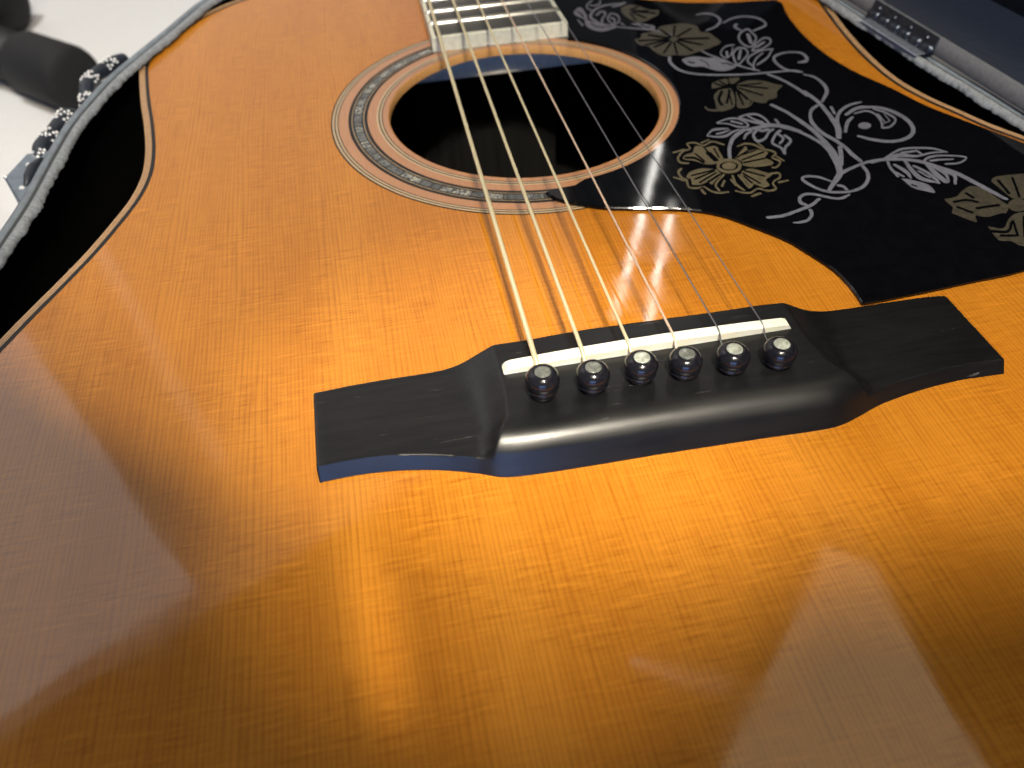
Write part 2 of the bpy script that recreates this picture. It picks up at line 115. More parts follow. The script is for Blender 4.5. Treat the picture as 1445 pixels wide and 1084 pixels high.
  ('s', '83.5,157.3,1.21 83.1,156.0,1.21 82.7,154.7,1.21 82.2,153.4,1.20'),
  ('s', '82.9,145.5,1.09 83.1,146.7,1.10 83.3,148.0,1.11 83.5,149.2,1.10 83.8,150.4,1.09 84.0,151.5,1.06 84.3,152.4,1.03 84.5,153.2,0.98 84.7,153.9,0.93 85.0,154.6,0.91 85.4,155.3,0.93 86.0,156.1,0.97 86.6,156.9,1.02 87.3,157.7,1.11 88.0,158.4,1.26 88.6,158.8,1.53 89.2,159.0,1.84 89.8,159.0,2.04 90.4,158.9,2.13 90.9,158.5,2.01 91.2,158.1,1.61 91.3,157.4,1.28 91.3,156.4,1.11 91.2,155.4,1.00 90.9,154.3,0.91 90.5,153.2,0.89 89.8,152.2,0.94 88.9,151.1,0.97 87.9,150.0,0.96 86.9,149.0,0.94 86.1,148.1,0.91 85.5,147.4,0.93 84.9,146.8,0.98 84.4,146.3,1.03 83.9,145.9,1.06 83.4,145.4,1.09'),
  ('s', '89.2,157.2,1.32 87.9,154.6,1.31 86.6,152.2,1.30 85.4,149.7,1.30'),
  ('s', '99.5,170.8,1.21 99.5,171.6,1.17 99.6,172.5,1.15 99.7,173.3,1.27 99.6,174.0,1.71 99.3,174.3,2.28 98.7,174.3,1.84 97.9,173.9,1.58 97.0,173.4,1.43 96.1,172.7,1.31 95.3,172.0,1.17 94.7,171.2,1.05 94.0,170.3,0.98 93.5,169.4,0.93 93.0,168.4,0.92 92.6,167.3,0.94 92.3,166.3,1.00 92.1,165.1,1.08 92.0,163.9,1.16 92.0,162.8,1.26 92.1,161.8,1.39 92.3,160.9,1.50 92.6,160.0,1.63 93.0,159.2,1.88 93.5,158.7,2.13 94.1,158.7,1.49 94.9,159.5,1.10 96.1,160.8,1.01 97.2,162.4,0.96 98.3,164.1,0.93 99.1,165.5,0.91 99.5,166.7,0.98 99.6,167.7,1.16 99.6,168.7,1.27 99.6,169.7,1.25 99.6,170.7,1.21'),
  ('s', '97.4,169.8,1.84 96.8,167.2,1.83 96.1,164.6,1.82 95.5,162.0,1.81'),
  ('s', '92.9,155.1,0.84 93.7,156.2,0.84 94.6,157.4,0.84 95.5,158.6,0.85 96.3,159.8,0.89 97.2,160.8,0.94 98.2,161.8,0.98 99.2,162.8,1.03 100.2,163.6,1.09 101.1,164.3,1.21 101.9,164.8,1.45 102.5,164.9,1.78 103.1,164.7,1.92 103.5,164.4,1.81 103.8,163.9,1.53 103.9,163.4,1.15 103.9,162.8,0.90 103.7,162.0,0.80 103.3,161.1,0.78 102.8,160.2,0.81 102.2,159.4,0.92 101.3,158.6,1.03 100.3,157.8,1.11 99.1,157.0,1.17 98.0,156.3,1.22 97.0,155.7,1.32 96.2,155.4,1.48 95.5,155.3,1.62 94.9,155.3,1.68 94.2,155.3,1.67 93.6,155.2,1.64'),
  ('s', '96.0,157.8,1.39 97.5,159.0,1.39 99.1,160.2,1.39 100.7,161.3,1.40'),
  ('s', '101.0,154.6,1.70 100.1,154.6,1.71 99.3,154.7,1.71 98.4,154.7,1.66 97.5,154.7,1.55 96.4,154.4,1.44 95.3,154.0,1.38 94.0,153.4,1.37 92.7,152.6,1.37 91.5,151.8,1.34 90.5,151.1,1.25 89.7,150.3,1.13 89.1,149.5,1.03 88.5,148.6,0.96 88.1,147.8,0.94 87.8,146.9,1.01 87.8,146.1,1.22 87.8,145.2,1.37 88.0,144.3,1.38 88.2,143.5,1.27 88.2,142.7,1.09 88.1,142.0,0.97 88.0,141.4,0.97 87.7,140.8,1.02 87.5,140.2,1.09 87.2,139.6,1.15'),
  ('s', '101.0,154.6,0.69 100.1,153.3,0.73 99.2,151.9,0.78 98.2,150.6,0.85 97.3,149.3,0.94 96.2,148.1,1.06 95.1,147.1,1.20 93.9,146.1,1.31 92.7,145.3,1.37 91.4,144.4,1.39 90.2,143.5,1.40'),
  ('s', '87.9,142.1,0.99 88.5,143.3,0.97 89.2,144.5,0.95 89.9,145.8,0.94 90.7,146.9,0.95 91.5,148.0,0.98 92.3,149.0,1.02 93.3,149.9,1.03 94.2,150.7,1.00 95.2,151.5,0.93 96.2,152.4,0.85'),
  ('s', '82.9,145.5,1.93 83.3,144.9,1.81 83.6,144.2,1.71 84.0,143.6,1.64 84.4,142.9,1.61 85.0,142.2,1.59 85.6,141.6,1.56 86.4,140.9,1.53 87.2,140.2,1.49 88.0,139.5,1.44 88.8,138.8,1.39'),
  ('s', '96.7,179.8,1.69 96.3,179.4,1.74 95.9,179.0,1.75 95.5,178.6,1.53 95.2,178.1,1.30 95.1,177.5,1.55 95.1,176.8,1.82 95.3,175.9,1.82 95.6,175.1,1.67 95.9,174.1,1.43 96.2,173.3,1.20'),
 ]),
 ('engraved_curl', 'w', [
  ('s', '84.9,193.9,1.06 85.8,193.9,1.24 86.6,194.0,1.43 87.5,194.1,1.68 88.3,194.0,1.94 89.0,193.8,2.12 89.7,193.4,2.14 90.4,192.9,2.07 91.0,192.2,1.94 91.6,191.5,1.79 92.0,190.6,1.64 92.2,189.7,1.59 92.3,188.6,1.60 92.3,187.5,1.57 92.2,186.3,1.48 91.9,185.3,1.40 91.4,184.2,1.43 90.7,183.1,1.46 89.8,182.1,1.44 88.9,181.2,1.39 88.0,180.3,1.39 87.0,179.7,1.45 86.0,179.1,1.48 85.0,178.7,1.45 84.0,178.2,1.36 83.0,177.8,1.25'),
 ]),
 ('engraved_curl', 'w', [
  ('s', '92.4,183.1,1.32 93.4,183.7,1.29 94.4,184.4,1.26 95.4,185.1,1.29 96.4,185.7,1.37 97.4,186.2,1.49 98.5,186.5,1.57 99.6,186.7,1.61 100.7,186.8,1.65 101.8,186.8,1.69 102.8,186.7,1.74 103.7,186.4,1.77 104.6,186.0,1.79 105.5,185.5,1.80 106.3,184.9,1.80 106.9,184.3,1.78 107.5,183.6,1.72 107.9,182.8,1.67 108.2,181.9,1.61 108.4,181.0,1.52 108.5,180.1,1.44 108.6,179.3,1.38 108.6,178.5,1.27 108.4,177.6,1.10 108.1,176.8,1.10 107.5,176.0,1.36 106.5,175.2,1.58 105.2,174.5,1.60 103.7,173.8,1.49 102.2,173.1,1.32 100.8,172.4,1.17'),
 ]),
 ('engraved_curl', 'w', [
  ('s', '106.0,141.5,1.32 106.6,141.5,1.78 107.2,141.5,2.27 107.7,141.5,2.64 108.2,141.6,2.73 108.7,141.8,2.46 109.1,142.1,2.12 109.5,142.5,1.83 109.9,142.9,1.60 110.2,143.5,1.50 110.4,144.1,1.57 110.6,144.9,1.68 110.7,145.8,1.72 110.7,146.7,1.74 110.7,147.6,1.79 110.5,148.3,1.95 110.2,148.8,2.13 109.9,149.2,2.14 109.4,149.5,2.04 108.9,149.7,1.91 108.4,150.0,1.82 107.8,150.2,1.75 107.1,150.4,1.70 106.4,150.6,1.67 105.7,150.7,1.64 104.9,150.7,1.61 104.0,150.6,1.65 103.0,150.4,1.74 102.1,150.1,1.83 101.2,149.7,1.85 100.4,149.3,1.78 99.8,148.9,1.63 99.2,148.4,1.47 98.8,147.8,1.34 98.5,147.2,1.30 98.2,146.4,1.36 97.9,145.6,1.46 97.8,144.5,1.53 97.7,143.4,1.57 97.7,142.4,1.60 97.8,141.4,1.64 97.9,140.4,1.66 98.1,139.5,1.68 98.4,138.5,1.70 98.8,137.7,1.73 99.2,136.9,1.79 99.8,136.3,1.83 100.5,135.8,1.82 101.2,135.3,1.78 102.0,134.8,1.74 102.7,134.3,1.68'),
 ]),
 ('engraved_curl', 'w', [
  ('s', '103.6,131.8,1.25 104.2,131.3,1.41 104.7,130.8,1.55 105.2,130.4,1.66 105.7,129.8,1.71 106.1,129.1,1.69 106.4,128.2,1.71 106.6,127.2,1.76 106.8,126.1,1.82 106.8,124.9,1.85 106.8,123.8,1.87 106.8,122.7,1.93 106.7,121.5,1.96 106.5,120.3,1.91 106.1,119.1,1.82 105.6,117.9,1.74 104.8,116.5,1.71 103.8,115.2,1.66 102.7,113.8,1.54 101.5,112.4,1.39 100.5,111.1,1.25'),
 ]),
 ('engraved_leaf', 'w', [
  ('s', '49.8,190.7,1.84 50.9,190.2,1.87 52.0,189.6,1.91 53.2,189.1,1.94 54.4,188.5,1.96 55.6,187.9,1.97 56.9,187.2,1.98 58.3,186.4,1.97 59.7,185.6,1.96 61.0,184.8,1.94 62.0,184.1,1.92 62.9,183.4,1.89 63.5,182.9,1.86 64.0,182.4,1.83 64.5,181.8,1.81 65.1,181.2,1.79 65.7,180.6,1.73 66.4,179.8,1.64 67.1,179.1,1.54 67.8,178.3,1.44 68.5,177.6,1.35'),
  ('f', '55.6,192.3 56.7,192.5 57.7,192.7 58.8,192.6 59.8,192.0 60.7,191.1 61.7,190.2 62.7,189.4 63.7,188.7 64.3,187.8 64.3,186.6 64.0,185.3 63.5,184.4 62.6,184.3 61.5,184.7 60.4,185.3 59.7,186.4 59.0,187.8 58.3,189.1 57.5,190.2 56.5,191.3'),
  ('d', '59.4,190.4,0.53 59.7,189.8,0.53 60.0,189.2,0.53 60.3,188.6,0.53 60.6,188.0,0.55 60.8,187.6,0.59 61.1,187.3,0.64 61.3,187.2,0.68 61.5,187.1,0.69 61.7,187.0,0.69 62.0,186.9,0.69'),
  ('f', '38.8,203.3 39.3,202.0 39.8,200.8 40.5,199.5 41.5,198.1 42.6,196.6 43.7,195.3 44.4,194.1 45.1,193.1 45.8,192.2 47.2,191.6 48.6,191.2 49.5,190.8 49.1,190.4 48.1,189.9 47.0,189.5 46.0,188.9 44.8,188.4 43.6,188.1 42.7,188.1 41.8,188.3 40.9,188.8 40.0,189.6 39.1,190.7 38.4,191.9 37.9,193.2 37.6,194.5 37.6,196.2 37.8,198.3 38.3,200.8'),
  ('d', '39.8,197.2,0.49 40.2,196.4,0.48 40.5,195.6,0.48 40.8,194.8,0.49 41.1,194.1,0.53 41.5,193.4,0.59 42.0,193.0,0.65 42.5,192.7,0.68 43.0,192.4,0.69 43.5,192.2,0.69 44.1,191.9,0.69'),
  ('f', '36.0,210.4 37.2,212.1 38.4,213.8 39.4,214.7 40.0,214.3 40.4,213.0 40.6,211.3 40.6,208.8 40.5,205.9 40.2,203.7 39.9,202.4 39.5,201.7 39.0,201.5 38.5,201.8 38.0,202.6 37.5,203.6 36.9,204.8 36.2,206.2 35.8,207.5 35.7,208.5 35.9,209.5'),
  ('d', '37.9,210.3,0.59 38.0,209.8,0.59 38.2,209.2,0.59 38.3,208.7,0.58 38.5,208.1,0.56 38.5,207.6,0.53 38.6,207.0,0.51 38.7,206.4,0.49 38.7,205.8,0.48 38.7,205.1,0.48 38.8,204.5,0.48'),
  ('s', '35.7,202.5,0.57 35.9,200.4,0.84 36.0,198.2,1.10 36.2,196.2,1.36'),
  ('s', '59.7,213.7,1.65 58.5,213.7,1.75 57.2,213.7,1.84 55.9,213.8,1.92 54.6,213.8,2.00 53.4,213.7,2.09 52.3,213.6,2.22 51.2,213.5,2.35 50.2,213.3,2.44 49.2,213.0,2.44 48.2,212.6,2.34 47.3,212.0,2.18 46.4,211.2,2.02 45.5,210.4,1.89 44.7,209.5,1.78 44.0,208.6,1.70 43.3,207.6,1.66 42.7,206.5,1.65 42.2,205.4,1.65 41.8,204.3,1.64 41.5,203.3,1.69 41.5,202.4,1.89 41.6,201.5,2.08 41.8,200.6,2.11 42.1,199.8,2.02 42.4,198.9,1.88 42.6,198.1,1.81 42.9,197.3,1.81 43.3,196.6,1.89 43.7,195.8,1.99 44.3,195.1,2.08 45.1,194.4,2.12 46.0,193.7,2.11 47.0,193.1,2.07 48.1,192.4,2.01 49.0,191.7,1.94'),
  ('s', '53.8,211.4,2.39 54.2,211.4,2.41 54.6,211.4,2.41 55.1,211.5,2.38 55.5,211.5,2.29 56.0,211.7,2.16 56.5,211.8,2.05 57.1,212.1,1.98 57.7,212.4,1.95 58.3,212.7,1.96 58.8,213.0,1.98'),
  ('s', '46.8,220.1,1.20 46.1,219.4,1.22 45.5,218.7,1.22 44.8,218.0,1.17 44.2,217.2,1.07 43.7,216.5,0.94 43.3,215.7,0.85 43.0,214.9,0.81 42.8,214.0,0.81 42.6,213.2,0.85 42.6,212.4,0.98 42.7,211.8,1.22 43.0,211.2,1.43 43.3,210.6,1.52 43.6,210.0,1.50 43.9,209.5,1.46'),
  ('s', '44.7,214.9,1.69 45.3,214.7,1.69 46.0,214.5,1.69 46.6,214.3,1.69'),
  ('s', '50.1,219.1,0.82 49.9,218.4,0.82 49.7,217.7,0.82 49.6,217.0,0.81 49.4,216.3,0.83 49.1,215.8,1.00 48.8,215.5,1.34 48.4,215.2,1.60 47.9,215.0,1.70 47.5,214.9,1.68 47.0,214.7,1.64'),
  ('s', '44.6,204.6,1.85 45.2,205.2,1.72 45.8,206.0,1.60 46.5,206.8,1.59 47.0,207.3,1.76 47.5,207.6,2.34 47.9,207.4,2.23 48.2,207.0,1.78 48.4,206.3,1.44 48.5,205.5,1.16 48.4,204.7,0.99 48.1,203.8,1.06 47.5,202.8,1.13 46.8,201.7,1.14 46.1,200.6,1.11 45.6,199.7,1.05 45.3,198.9,1.02 45.1,198.3,1.04 45.0,197.7,1.09 44.9,197.2,1.14 44.7,196.6,1.17'),
  ('s', '48.5,192.3,1.14 48.3,193.6,1.16 48.1,195.0,1.18 47.9,196.4,1.13 47.7,197.8,1.01 47.8,199.0,0.87 48.1,200.3,0.86 48.7,201.5,0.93 49.4,202.7,1.03 50.1,203.6,1.19 50.6,204.1,1.63 51.1,204.2,2.12 51.6,203.8,1.94 52.1,203.3,1.70 52.5,202.6,1.49 52.7,201.8,1.26 52.8,201.0,1.07 52.8,200.0,0.97 52.7,198.9,0.90 52.5,197.9,0.86 52.3,196.9,0.85 51.9,196.2,0.93 51.5,195.5,1.04 51.0,194.8,1.11 50.4,194.2,1.09 49.9,193.5,1.06'),
  ('s', '49.5,200.2,1.70 49.7,199.7,1.76 50.0,199.2,1.79 50.2,198.7,1.64 50.4,198.1,1.33 50.4,197.5,1.05 50.2,196.7,0.97 49.9,195.8,0.99 49.5,194.9,1.00 49.1,193.9,1.00 48.8,193.0,0.99'),
  ('s', '52.0,193.7,1.14 52.2,192.9,1.14 52.4,192.0,1.14 52.6,191.1,1.13'),
 ]),
 ('engraved_leaf', 'w', [
  ('s', '97.3,70.4,1.58 98.1,70.6,1.61 98.9,70.7,1.65 99.7,70.9,1.74 100.5,71.0,1.88 101.5,71.0,2.01 102.7,70.8,2.10 103.9,70.7,2.16 105.2,70.4,2.22 106.5,70.1,2.28 107.7,69.7,2.33 108.8,69.2,2.37 109.8,68.7,2.38 110.8,68.1,2.39 111.7,67.5,2.38 112.5,66.8,2.36 113.3,66.1,2.33 114.0,65.3,2.27 114.6,64.5,2.23 115.2,63.6,2.23 115.9,62.8,2.27 116.5,62.0,2.35 117.2,61.1,2.46 117.8,60.3,2.56 118.4,59.4,2.63 119.0,58.5,2.63 119.5,57.5,2.59 119.9,56.5,2.53 120.3,55.5,2.48 120.7,54.4,2.46 121.0,53.4,2.45 121.4,52.4,2.44 121.8,51.3,2.44 122.2,50.3,2.45 122.5,49.2,2.44 122.9,48.1,2.40 123.3,47.0,2.32 123.7,45.9,2.21 124.1,44.7,2.09 124.5,43.5,1.95 125.0,42.4,1.83'),
  ('s', '101.7,71.2,1.00 103.0,72.0,1.01 104.5,72.8,1.03 105.9,73.6,1.07 107.2,74.3,1.14 108.4,74.8,1.21 109.4,75.2,1.28 110.2,75.4,1.35 111.0,75.5,1.43 111.8,75.5,1.48 112.8,75.4,1.50 114.0,75.2,1.53 115.4,74.9,1.57 116.9,74.5,1.60 118.3,74.1,1.63 119.5,73.6,1.64 120.4,73.1,1.60 121.1,72.4,1.50 121.8,71.7,1.39 122.4,71.0,1.30 123.0,70.3,1.22'),
  ('s', '102.2,70.8,1.92 103.3,71.2,2.02 104.4,71.6,2.15 105.5,72.0,2.37 106.7,72.2,2.66 107.7,72.3,2.99 108.7,72.1,3.08 109.7,71.7,2.85 110.6,71.2,2.48 111.5,70.7,2.09 112.5,70.4,1.72 113.5,70.4,1.45 114.6,70.5,1.30 115.8,70.7,1.24 116.9,70.9,1.25 117.9,71.0,1.27 118.9,71.0,1.25 119.9,70.9,1.21 120.8,70.7,1.15 121.8,70.6,1.07 122.7,70.4,0.99'),
  ('s', '109.4,73.4,1.54 110.8,73.4,1.54 112.1,73.3,1.54 113.4,73.3,1.55'),
  ('s', '114.3,73.6,1.16 114.5,72.8,1.15 114.6,72.0,1.15 114.7,71.2,1.15'),
  ('s', '112.5,66.8,0.93 113.3,67.2,0.97 114.0,67.7,1.03 114.7,68.2,1.15 115.4,68.5,1.32 116.2,68.8,1.49 117.1,68.9,1.56 118.0,69.0,1.53 118.9,69.0,1.44 119.8,68.8,1.34 120.9,68.6,1.27 122.2,68.2,1.25 123.7,67.7,1.25 125.2,67.2,1.28 126.3,66.6,1.33 127.0,66.0,1.21 126.8,65.5,0.62 126.2,64.9,0.73 125.2,64.3,0.85 124.1,63.8,0.94 123.1,63.5,1.06 122.3,63.4,1.20 121.4,63.4,1.24 120.5,63.6,1.21 119.6,63.8,1.15 118.8,63.9,1.08'),
  ('s', '115.4,66.7,1.48 115.9,66.7,1.46 116.5,66.7,1.45 117.0,66.7,1.46 117.6,66.7,1.46 118.2,66.7,1.44 119.0,66.5,1.37 119.8,66.4,1.27 120.7,66.2,1.13 121.6,66.0,0.99 122.5,65.9,0.86'),
  ('s', '102.2,69.5,1.07 102.0,68.8,1.10 101.8,68.1,1.13 101.5,67.4,1.18 101.4,66.7,1.26 101.2,65.9,1.34 101.1,65.0,1.38 101.1,64.0,1.39 101.0,63.0,1.35 101.0,62.0,1.30 100.9,61.0,1.25'),
  ('s', '103.4,67.2,1.60 103.7,66.3,1.78 104.0,65.3,1.99 104.3,64.3,2.14 104.5,63.3,2.19 104.6,62.5,2.07 104.7,61.7,1.80 104.6,61.1,1.50 104.4,60.5,1.27 104.3,59.8,1.11 104.2,59.2,0.98'),
  ('s', '101.4,63.6,1.19 101.8,62.6,1.19 102.1,61.6,1.19 102.5,60.6,1.19'),
  ('s', '107.5,68.1,1.59 107.4,67.1,1.66 107.2,66.1,1.74 107.0,65.2,1.86 106.9,64.2,2.00 106.8,63.2,2.10 106.8,62.2,2.15 106.7,61.1,2.24 106.7,60.1,2.41 106.8,59.1,2.65 107.1,58.2,2.85 107.6,57.4,2.77 108.4,56.6,2.41 109.2,56.0,1.94 110.1,55.3,1.45 110.9,54.6,0.99'),
  ('s', '108.7,65.2,1.50 109.1,64.4,1.60 109.5,63.5,1.71 109.9,62.7,1.79 110.2,61.8,1.83 110.5,61.0,1.82 110.7,60.2,1.79 110.8,59.4,1.78 110.9,58.6,1.77 111.0,57.8,1.74 111.0,57.1,1.66 111.1,56.6,1.49 111.1,56.1,1.27 111.0,55.6,1.05 111.0,55.2,0.86 111.0,54.7,0.68'),
  ('s', '108.4,62.2,1.10 108.9,60.8,1.10 109.3,59.4,1.10 109.8,58.1,1.09'),
  ('s', '113.1,64.8,2.09 113.0,63.8,2.16 112.9,62.8,2.26 112.8,61.8,2.39 112.7,60.8,2.55 112.7,59.8,2.69 112.7,58.8,2.77 112.8,57.8,2.75 112.9,56.8,2.65 113.0,55.8,2.51 113.1,54.8,2.38'),
  ('s', '114.6,63.1,2.09 114.8,62.1,2.11 115.0,61.2,2.13 115.2,60.3,2.09 115.4,59.4,1.95 115.4,58.5,1.70 115.3,57.7,1.43 115.0,56.9,1.24 114.7,56.1,1.12 114.3,55.3,1.05 114.0,54.6,0.99'),
  ('s', '115.5,61.6,2.04 116.0,60.7,2.20 116.5,59.9,2.36 117.0,59.0,2.43 117.4,58.2,2.33 117.5,57.3,1.92 117.3,56.5,1.49 116.9,55.6,1.30 116.3,54.8,1.22 115.7,53.9,1.17 115.2,53.0,1.13'),
  ('f', '101.1,59.7 101.8,59.3 102.6,59.0 103.4,58.5 104.3,57.7 105.3,56.8 106.1,56.0 106.7,55.3 107.1,54.7 107.3,53.9 107.4,52.5 107.2,51.0 106.8,50.1 106.1,50.2 105.2,50.9 104.3,51.7 103.4,52.4 102.5,53.2 101.9,54.0 101.5,55.1 101.4,56.2 101.3,57.2 101.2,58.1 101.1,58.9'),
  ('d', '102.5,55.7,0.47 102.7,55.3,0.47 103.0,55.0,0.47 103.2,54.6,0.47'),
 ]),
 ('engraved_flower', 'g', [
  ('f', '53.5,83.2 53.7,84.3 54.0,85.5 54.1,86.9 54.2,88.7 54.1,90.7 53.7,92.1 52.8,92.5 51.6,92.2 50.4,92.1 49.3,92.8 48.3,93.6 47.3,93.8 46.6,92.9 45.9,91.5 45.2,90.3 44.2,89.9 43.1,89.7 42.3,89.4 41.6,88.8 41.1,88.2 40.8,87.5 40.9,87.0 41.3,86.6 41.8,86.2 42.5,85.8 43.3,85.5 44.1,85.0 44.8,84.2 45.4,83.3 46.1,82.6 47.1,82.1 48.2,81.8 49.4,81.8 50.7,82.0 52.1,82.6'),
  ('s', '41.2,84.4,1.60 40.8,84.6,1.65 40.3,84.7,1.70 39.9,84.9,1.75 39.5,85.1,1.73 39.2,85.5,1.52 39.1,85.9,1.28 39.0,86.4,1.11 39.0,87.0,0.99 39.2,87.5,0.92 39.4,88.2,0.91 39.8,88.8,0.95 40.4,89.6,0.98 41.0,90.4,1.01 41.7,91.1,1.05 42.3,91.7,1.15 42.9,92.0,1.31 43.6,92.1,1.36 44.2,92.2,1.28 44.7,92.3,1.08 45.1,92.7,0.72 45.3,93.2,0.74 45.2,93.9,0.86 45.2,94.7,0.89 45.1,95.3,0.80 45.3,95.8,0.84 45.7,96.0,1.23 46.2,96.1,1.36 46.9,96.0,1.39 47.5,95.9,1.38 48.0,95.7,1.35 48.4,95.3,1.23 48.8,94.7,1.14 49.1,94.1,1.17 49.5,93.6,1.30 49.9,93.4,1.30 50.6,93.6,1.08 51.3,94.0,1.00 52.1,94.5,1.04 52.9,95.0,1.20 53.6,95.1,1.44 54.3,94.8,1.45 54.9,94.3,1.34 55.4,93.6,1.25 56.0,92.9,1.20 56.5,92.3,1.17'),
  ('s', '39.1,91.6,1.24 40.4,92.0,1.24 41.7,92.3,1.25 43.0,92.6,1.25'),
  ('s', '50.0,95.1,0.98 51.0,95.6,0.98 51.9,96.0,0.98 52.9,96.4,0.98'),
  ('d', '49.9,88.5,1.34 50.0,88.1,1.34 50.0,87.6,1.33 50.1,87.2,1.33 50.2,86.7,1.33 50.2,86.2,1.33 50.3,85.8,1.33 50.4,85.3,1.33 50.4,84.8,1.32 50.5,84.4,1.32 50.5,83.9,1.32'),
  ('d', '49.7,92.0,0.40 49.9,90.1,0.40 50.1,88.1,0.40 50.2,86.2,0.39'),
  ('d', '52.6,90.7,0.36 52.4,88.8,0.36 52.3,87.0,0.36 52.2,85.2,0.35'),
  ('d', '54.0,89.8,0.36 53.9,87.9,0.36 53.8,86.0,0.36 53.6,84.2,0.35'),
  ('d', '45.6,89.1,0.44 46.0,87.5,0.44 46.4,85.9,0.43 46.8,84.3,0.43'),
  ('d', '42.0,87.5,0.87 42.6,87.3,0.86 43.1,87.2,0.86 43.7,87.1,0.87 44.2,86.9,0.86 44.7,86.5,0.82 45.0,86.0,0.75 45.3,85.4,0.70 45.6,84.8,0.68 45.9,84.0,0.68 46.2,83.4,0.69'),
  ('f', '48.7,78.4 47.5,79.1 46.2,79.8 45.0,80.2 43.5,80.2 41.9,79.9 40.6,79.4 39.5,78.7 38.7,77.8 38.2,76.9 38.1,76.1 38.4,75.5 38.5,74.7 38.3,73.7 38.0,72.5 38.0,71.7 38.8,71.4 40.0,71.4 41.1,71.5 42.0,71.8 42.8,72.2 43.5,72.4 43.8,71.9 44.0,71.1 44.2,70.7 44.8,71.1 45.4,71.9 46.2,72.7 47.1,73.5 48.2,74.3 48.9,75.2 49.0,76.2 48.9,77.3'),
  ('s', '38.1,81.7,1.12 37.8,81.3,1.16 37.5,81.0,1.20 37.1,80.7,1.13 36.9,80.4,1.02 36.6,79.9,1.00 36.5,79.2,1.05 36.4,78.5,1.08 36.4,77.6,1.10 36.5,76.8,1.13 36.5,76.2,1.24 36.7,75.9,1.53 36.9,75.7,1.70 37.2,75.5,1.70 37.4,75.3,1.47 37.5,75.0,1.10 37.4,74.3,0.95 37.2,73.4,0.91 37.0,72.5,0.89 36.9,71.6,0.93 36.9,71.0,1.15 37.2,70.6,1.38 37.7,70.3,1.40 38.3,70.1,1.35 38.9,69.9,1.30 39.4,69.9,1.22 39.8,69.9,1.06 40.2,70.1,0.93 40.6,70.3,0.94 40.9,70.5,1.11 41.3,70.4,1.17 41.5,70.0,1.01 41.8,69.5,0.94 42.0,68.8,0.95 42.2,68.1,1.02 42.5,67.6,1.13 42.8,67.1,1.23 43.2,66.7,1.31 43.7,66.3,1.39 44.1,66.0,1.45 44.6,65.8,1.46 45.1,65.6,1.41 45.7,65.6,1.31 46.2,65.6,1.23 46.8,65.6,1.16 47.4,65.6,1.11'),
  ('s', '34.3,77.3,1.24 35.1,76.5,1.24 35.9,75.7,1.23 36.6,74.9,1.23'),
  ('s', '40.1,68.7,1.21 40.1,67.9,1.20 40.2,67.1,1.20 40.3,66.4,1.20'),
  ('s', '49.7,75.0,1.06 48.7,74.0,1.07 47.7,73.1,1.07 46.7,72.1,1.04 45.9,71.2,0.99 45.3,70.4,0.92 45.0,69.6,0.94 44.9,68.9,1.06 45.0,68.2,1.15 45.0,67.6,1.13 45.1,66.9,1.09'),
  ('s', '48.6,71.6,0.96 48.0,70.7,0.95 47.4,69.9,0.95 46.8,69.0,0.95'),
  ('d', '47.5,77.7,0.45 45.1,76.7,0.45 42.7,75.7,0.45 40.3,74.8,0.45'),
  ('d', '47.7,76.5,0.41 45.4,75.2,0.41 43.1,73.9,0.41 40.9,72.5,0.40'),
  ('d', '47.8,78.3,0.51 45.1,77.8,0.51 42.5,77.4,0.50 40.0,76.9,0.50'),
  ('d', '48.4,75.3,0.51 46.8,74.3,0.50 45.3,73.3,0.50 43.7,72.3,0.50'),
  ('d', '38.7,75.2,0.33 38.5,74.4,0.33 38.3,73.7,0.33 38.1,72.9,0.33 38.0,72.2,0.37 38.0,71.7,0.49 38.4,71.3,0.59 38.9,71.1,0.60 39.6,70.9,0.59 40.3,70.8,0.58 40.8,70.8,0.57 41.3,70.8,0.53 41.8,70.9,0.49 42.2,71.1,0.47 42.7,71.3,0.48 43.1,71.5,0.49'),
  ('f', '56.0,75.5 57.1,75.9 58.2,76.2 59.3,76.2 60.3,75.5 61.3,74.4 62.2,73.4 63.1,72.6 63.9,72.0 64.2,71.3 63.4,70.5 62.1,69.8 61.1,68.9 60.9,67.9 61.1,66.8 61.0,65.9 60.4,65.3 59.6,64.9 58.8,64.9 58.1,65.7 57.4,66.8 56.8,67.5 56.1,67.1 55.4,66.2 54.9,65.9 54.8,66.8 54.8,68.2 54.7,69.5 54.5,70.7 54.3,71.7 54.3,72.8 54.7,73.7 55.4,74.6'),
  ('s', '64.1,71.8,1.27 64.6,71.8,1.29 65.2,71.8,1.33 65.7,71.8,1.41 66.1,71.7,1.52 66.3,71.5,1.46 66.5,71.2,1.18 66.5,70.8,0.99 66.4,70.3,0.86 66.2,69.8,0.80 65.9,69.3,0.86 65.4,68.8,0.98 64.7,68.4,1.01 63.9,68.0,0.95 63.1,67.5,0.83 62.6,67.0,0.70 62.3,66.4,0.76 62.2,65.6,0.91 62.2,64.8,0.98 62.2,64.2,0.94 62.0,63.6,0.90 61.6,63.3,1.13 61.1,63.1,1.30 60.5,63.0,1.39 60.0,63.0,1.43 59.4,63.0,1.47 58.9,63.3,1.44 58.4,63.8,1.38 57.9,64.3,1.37 57.4,64.7,1.39 56.8,64.9,1.31 56.2,64.8,1.08 55.6,64.5,0.97 55.0,64.0,0.96 54.4,63.7,1.05 53.9,63.4,1.23 53.4,63.4,1.37 52.9,63.5,1.42 52.4,63.6,1.42 52.0,63.8,1.40 51.6,64.0,1.37 51.2,64.2,1.31 50.9,64.5,1.23 50.5,64.8,1.16 50.2,65.1,1.10 49.9,65.4,1.05'),
  ('s', '64.4,66.6,1.24 65.3,66.7,1.24 66.3,66.8,1.24 67.2,66.9,1.24'),
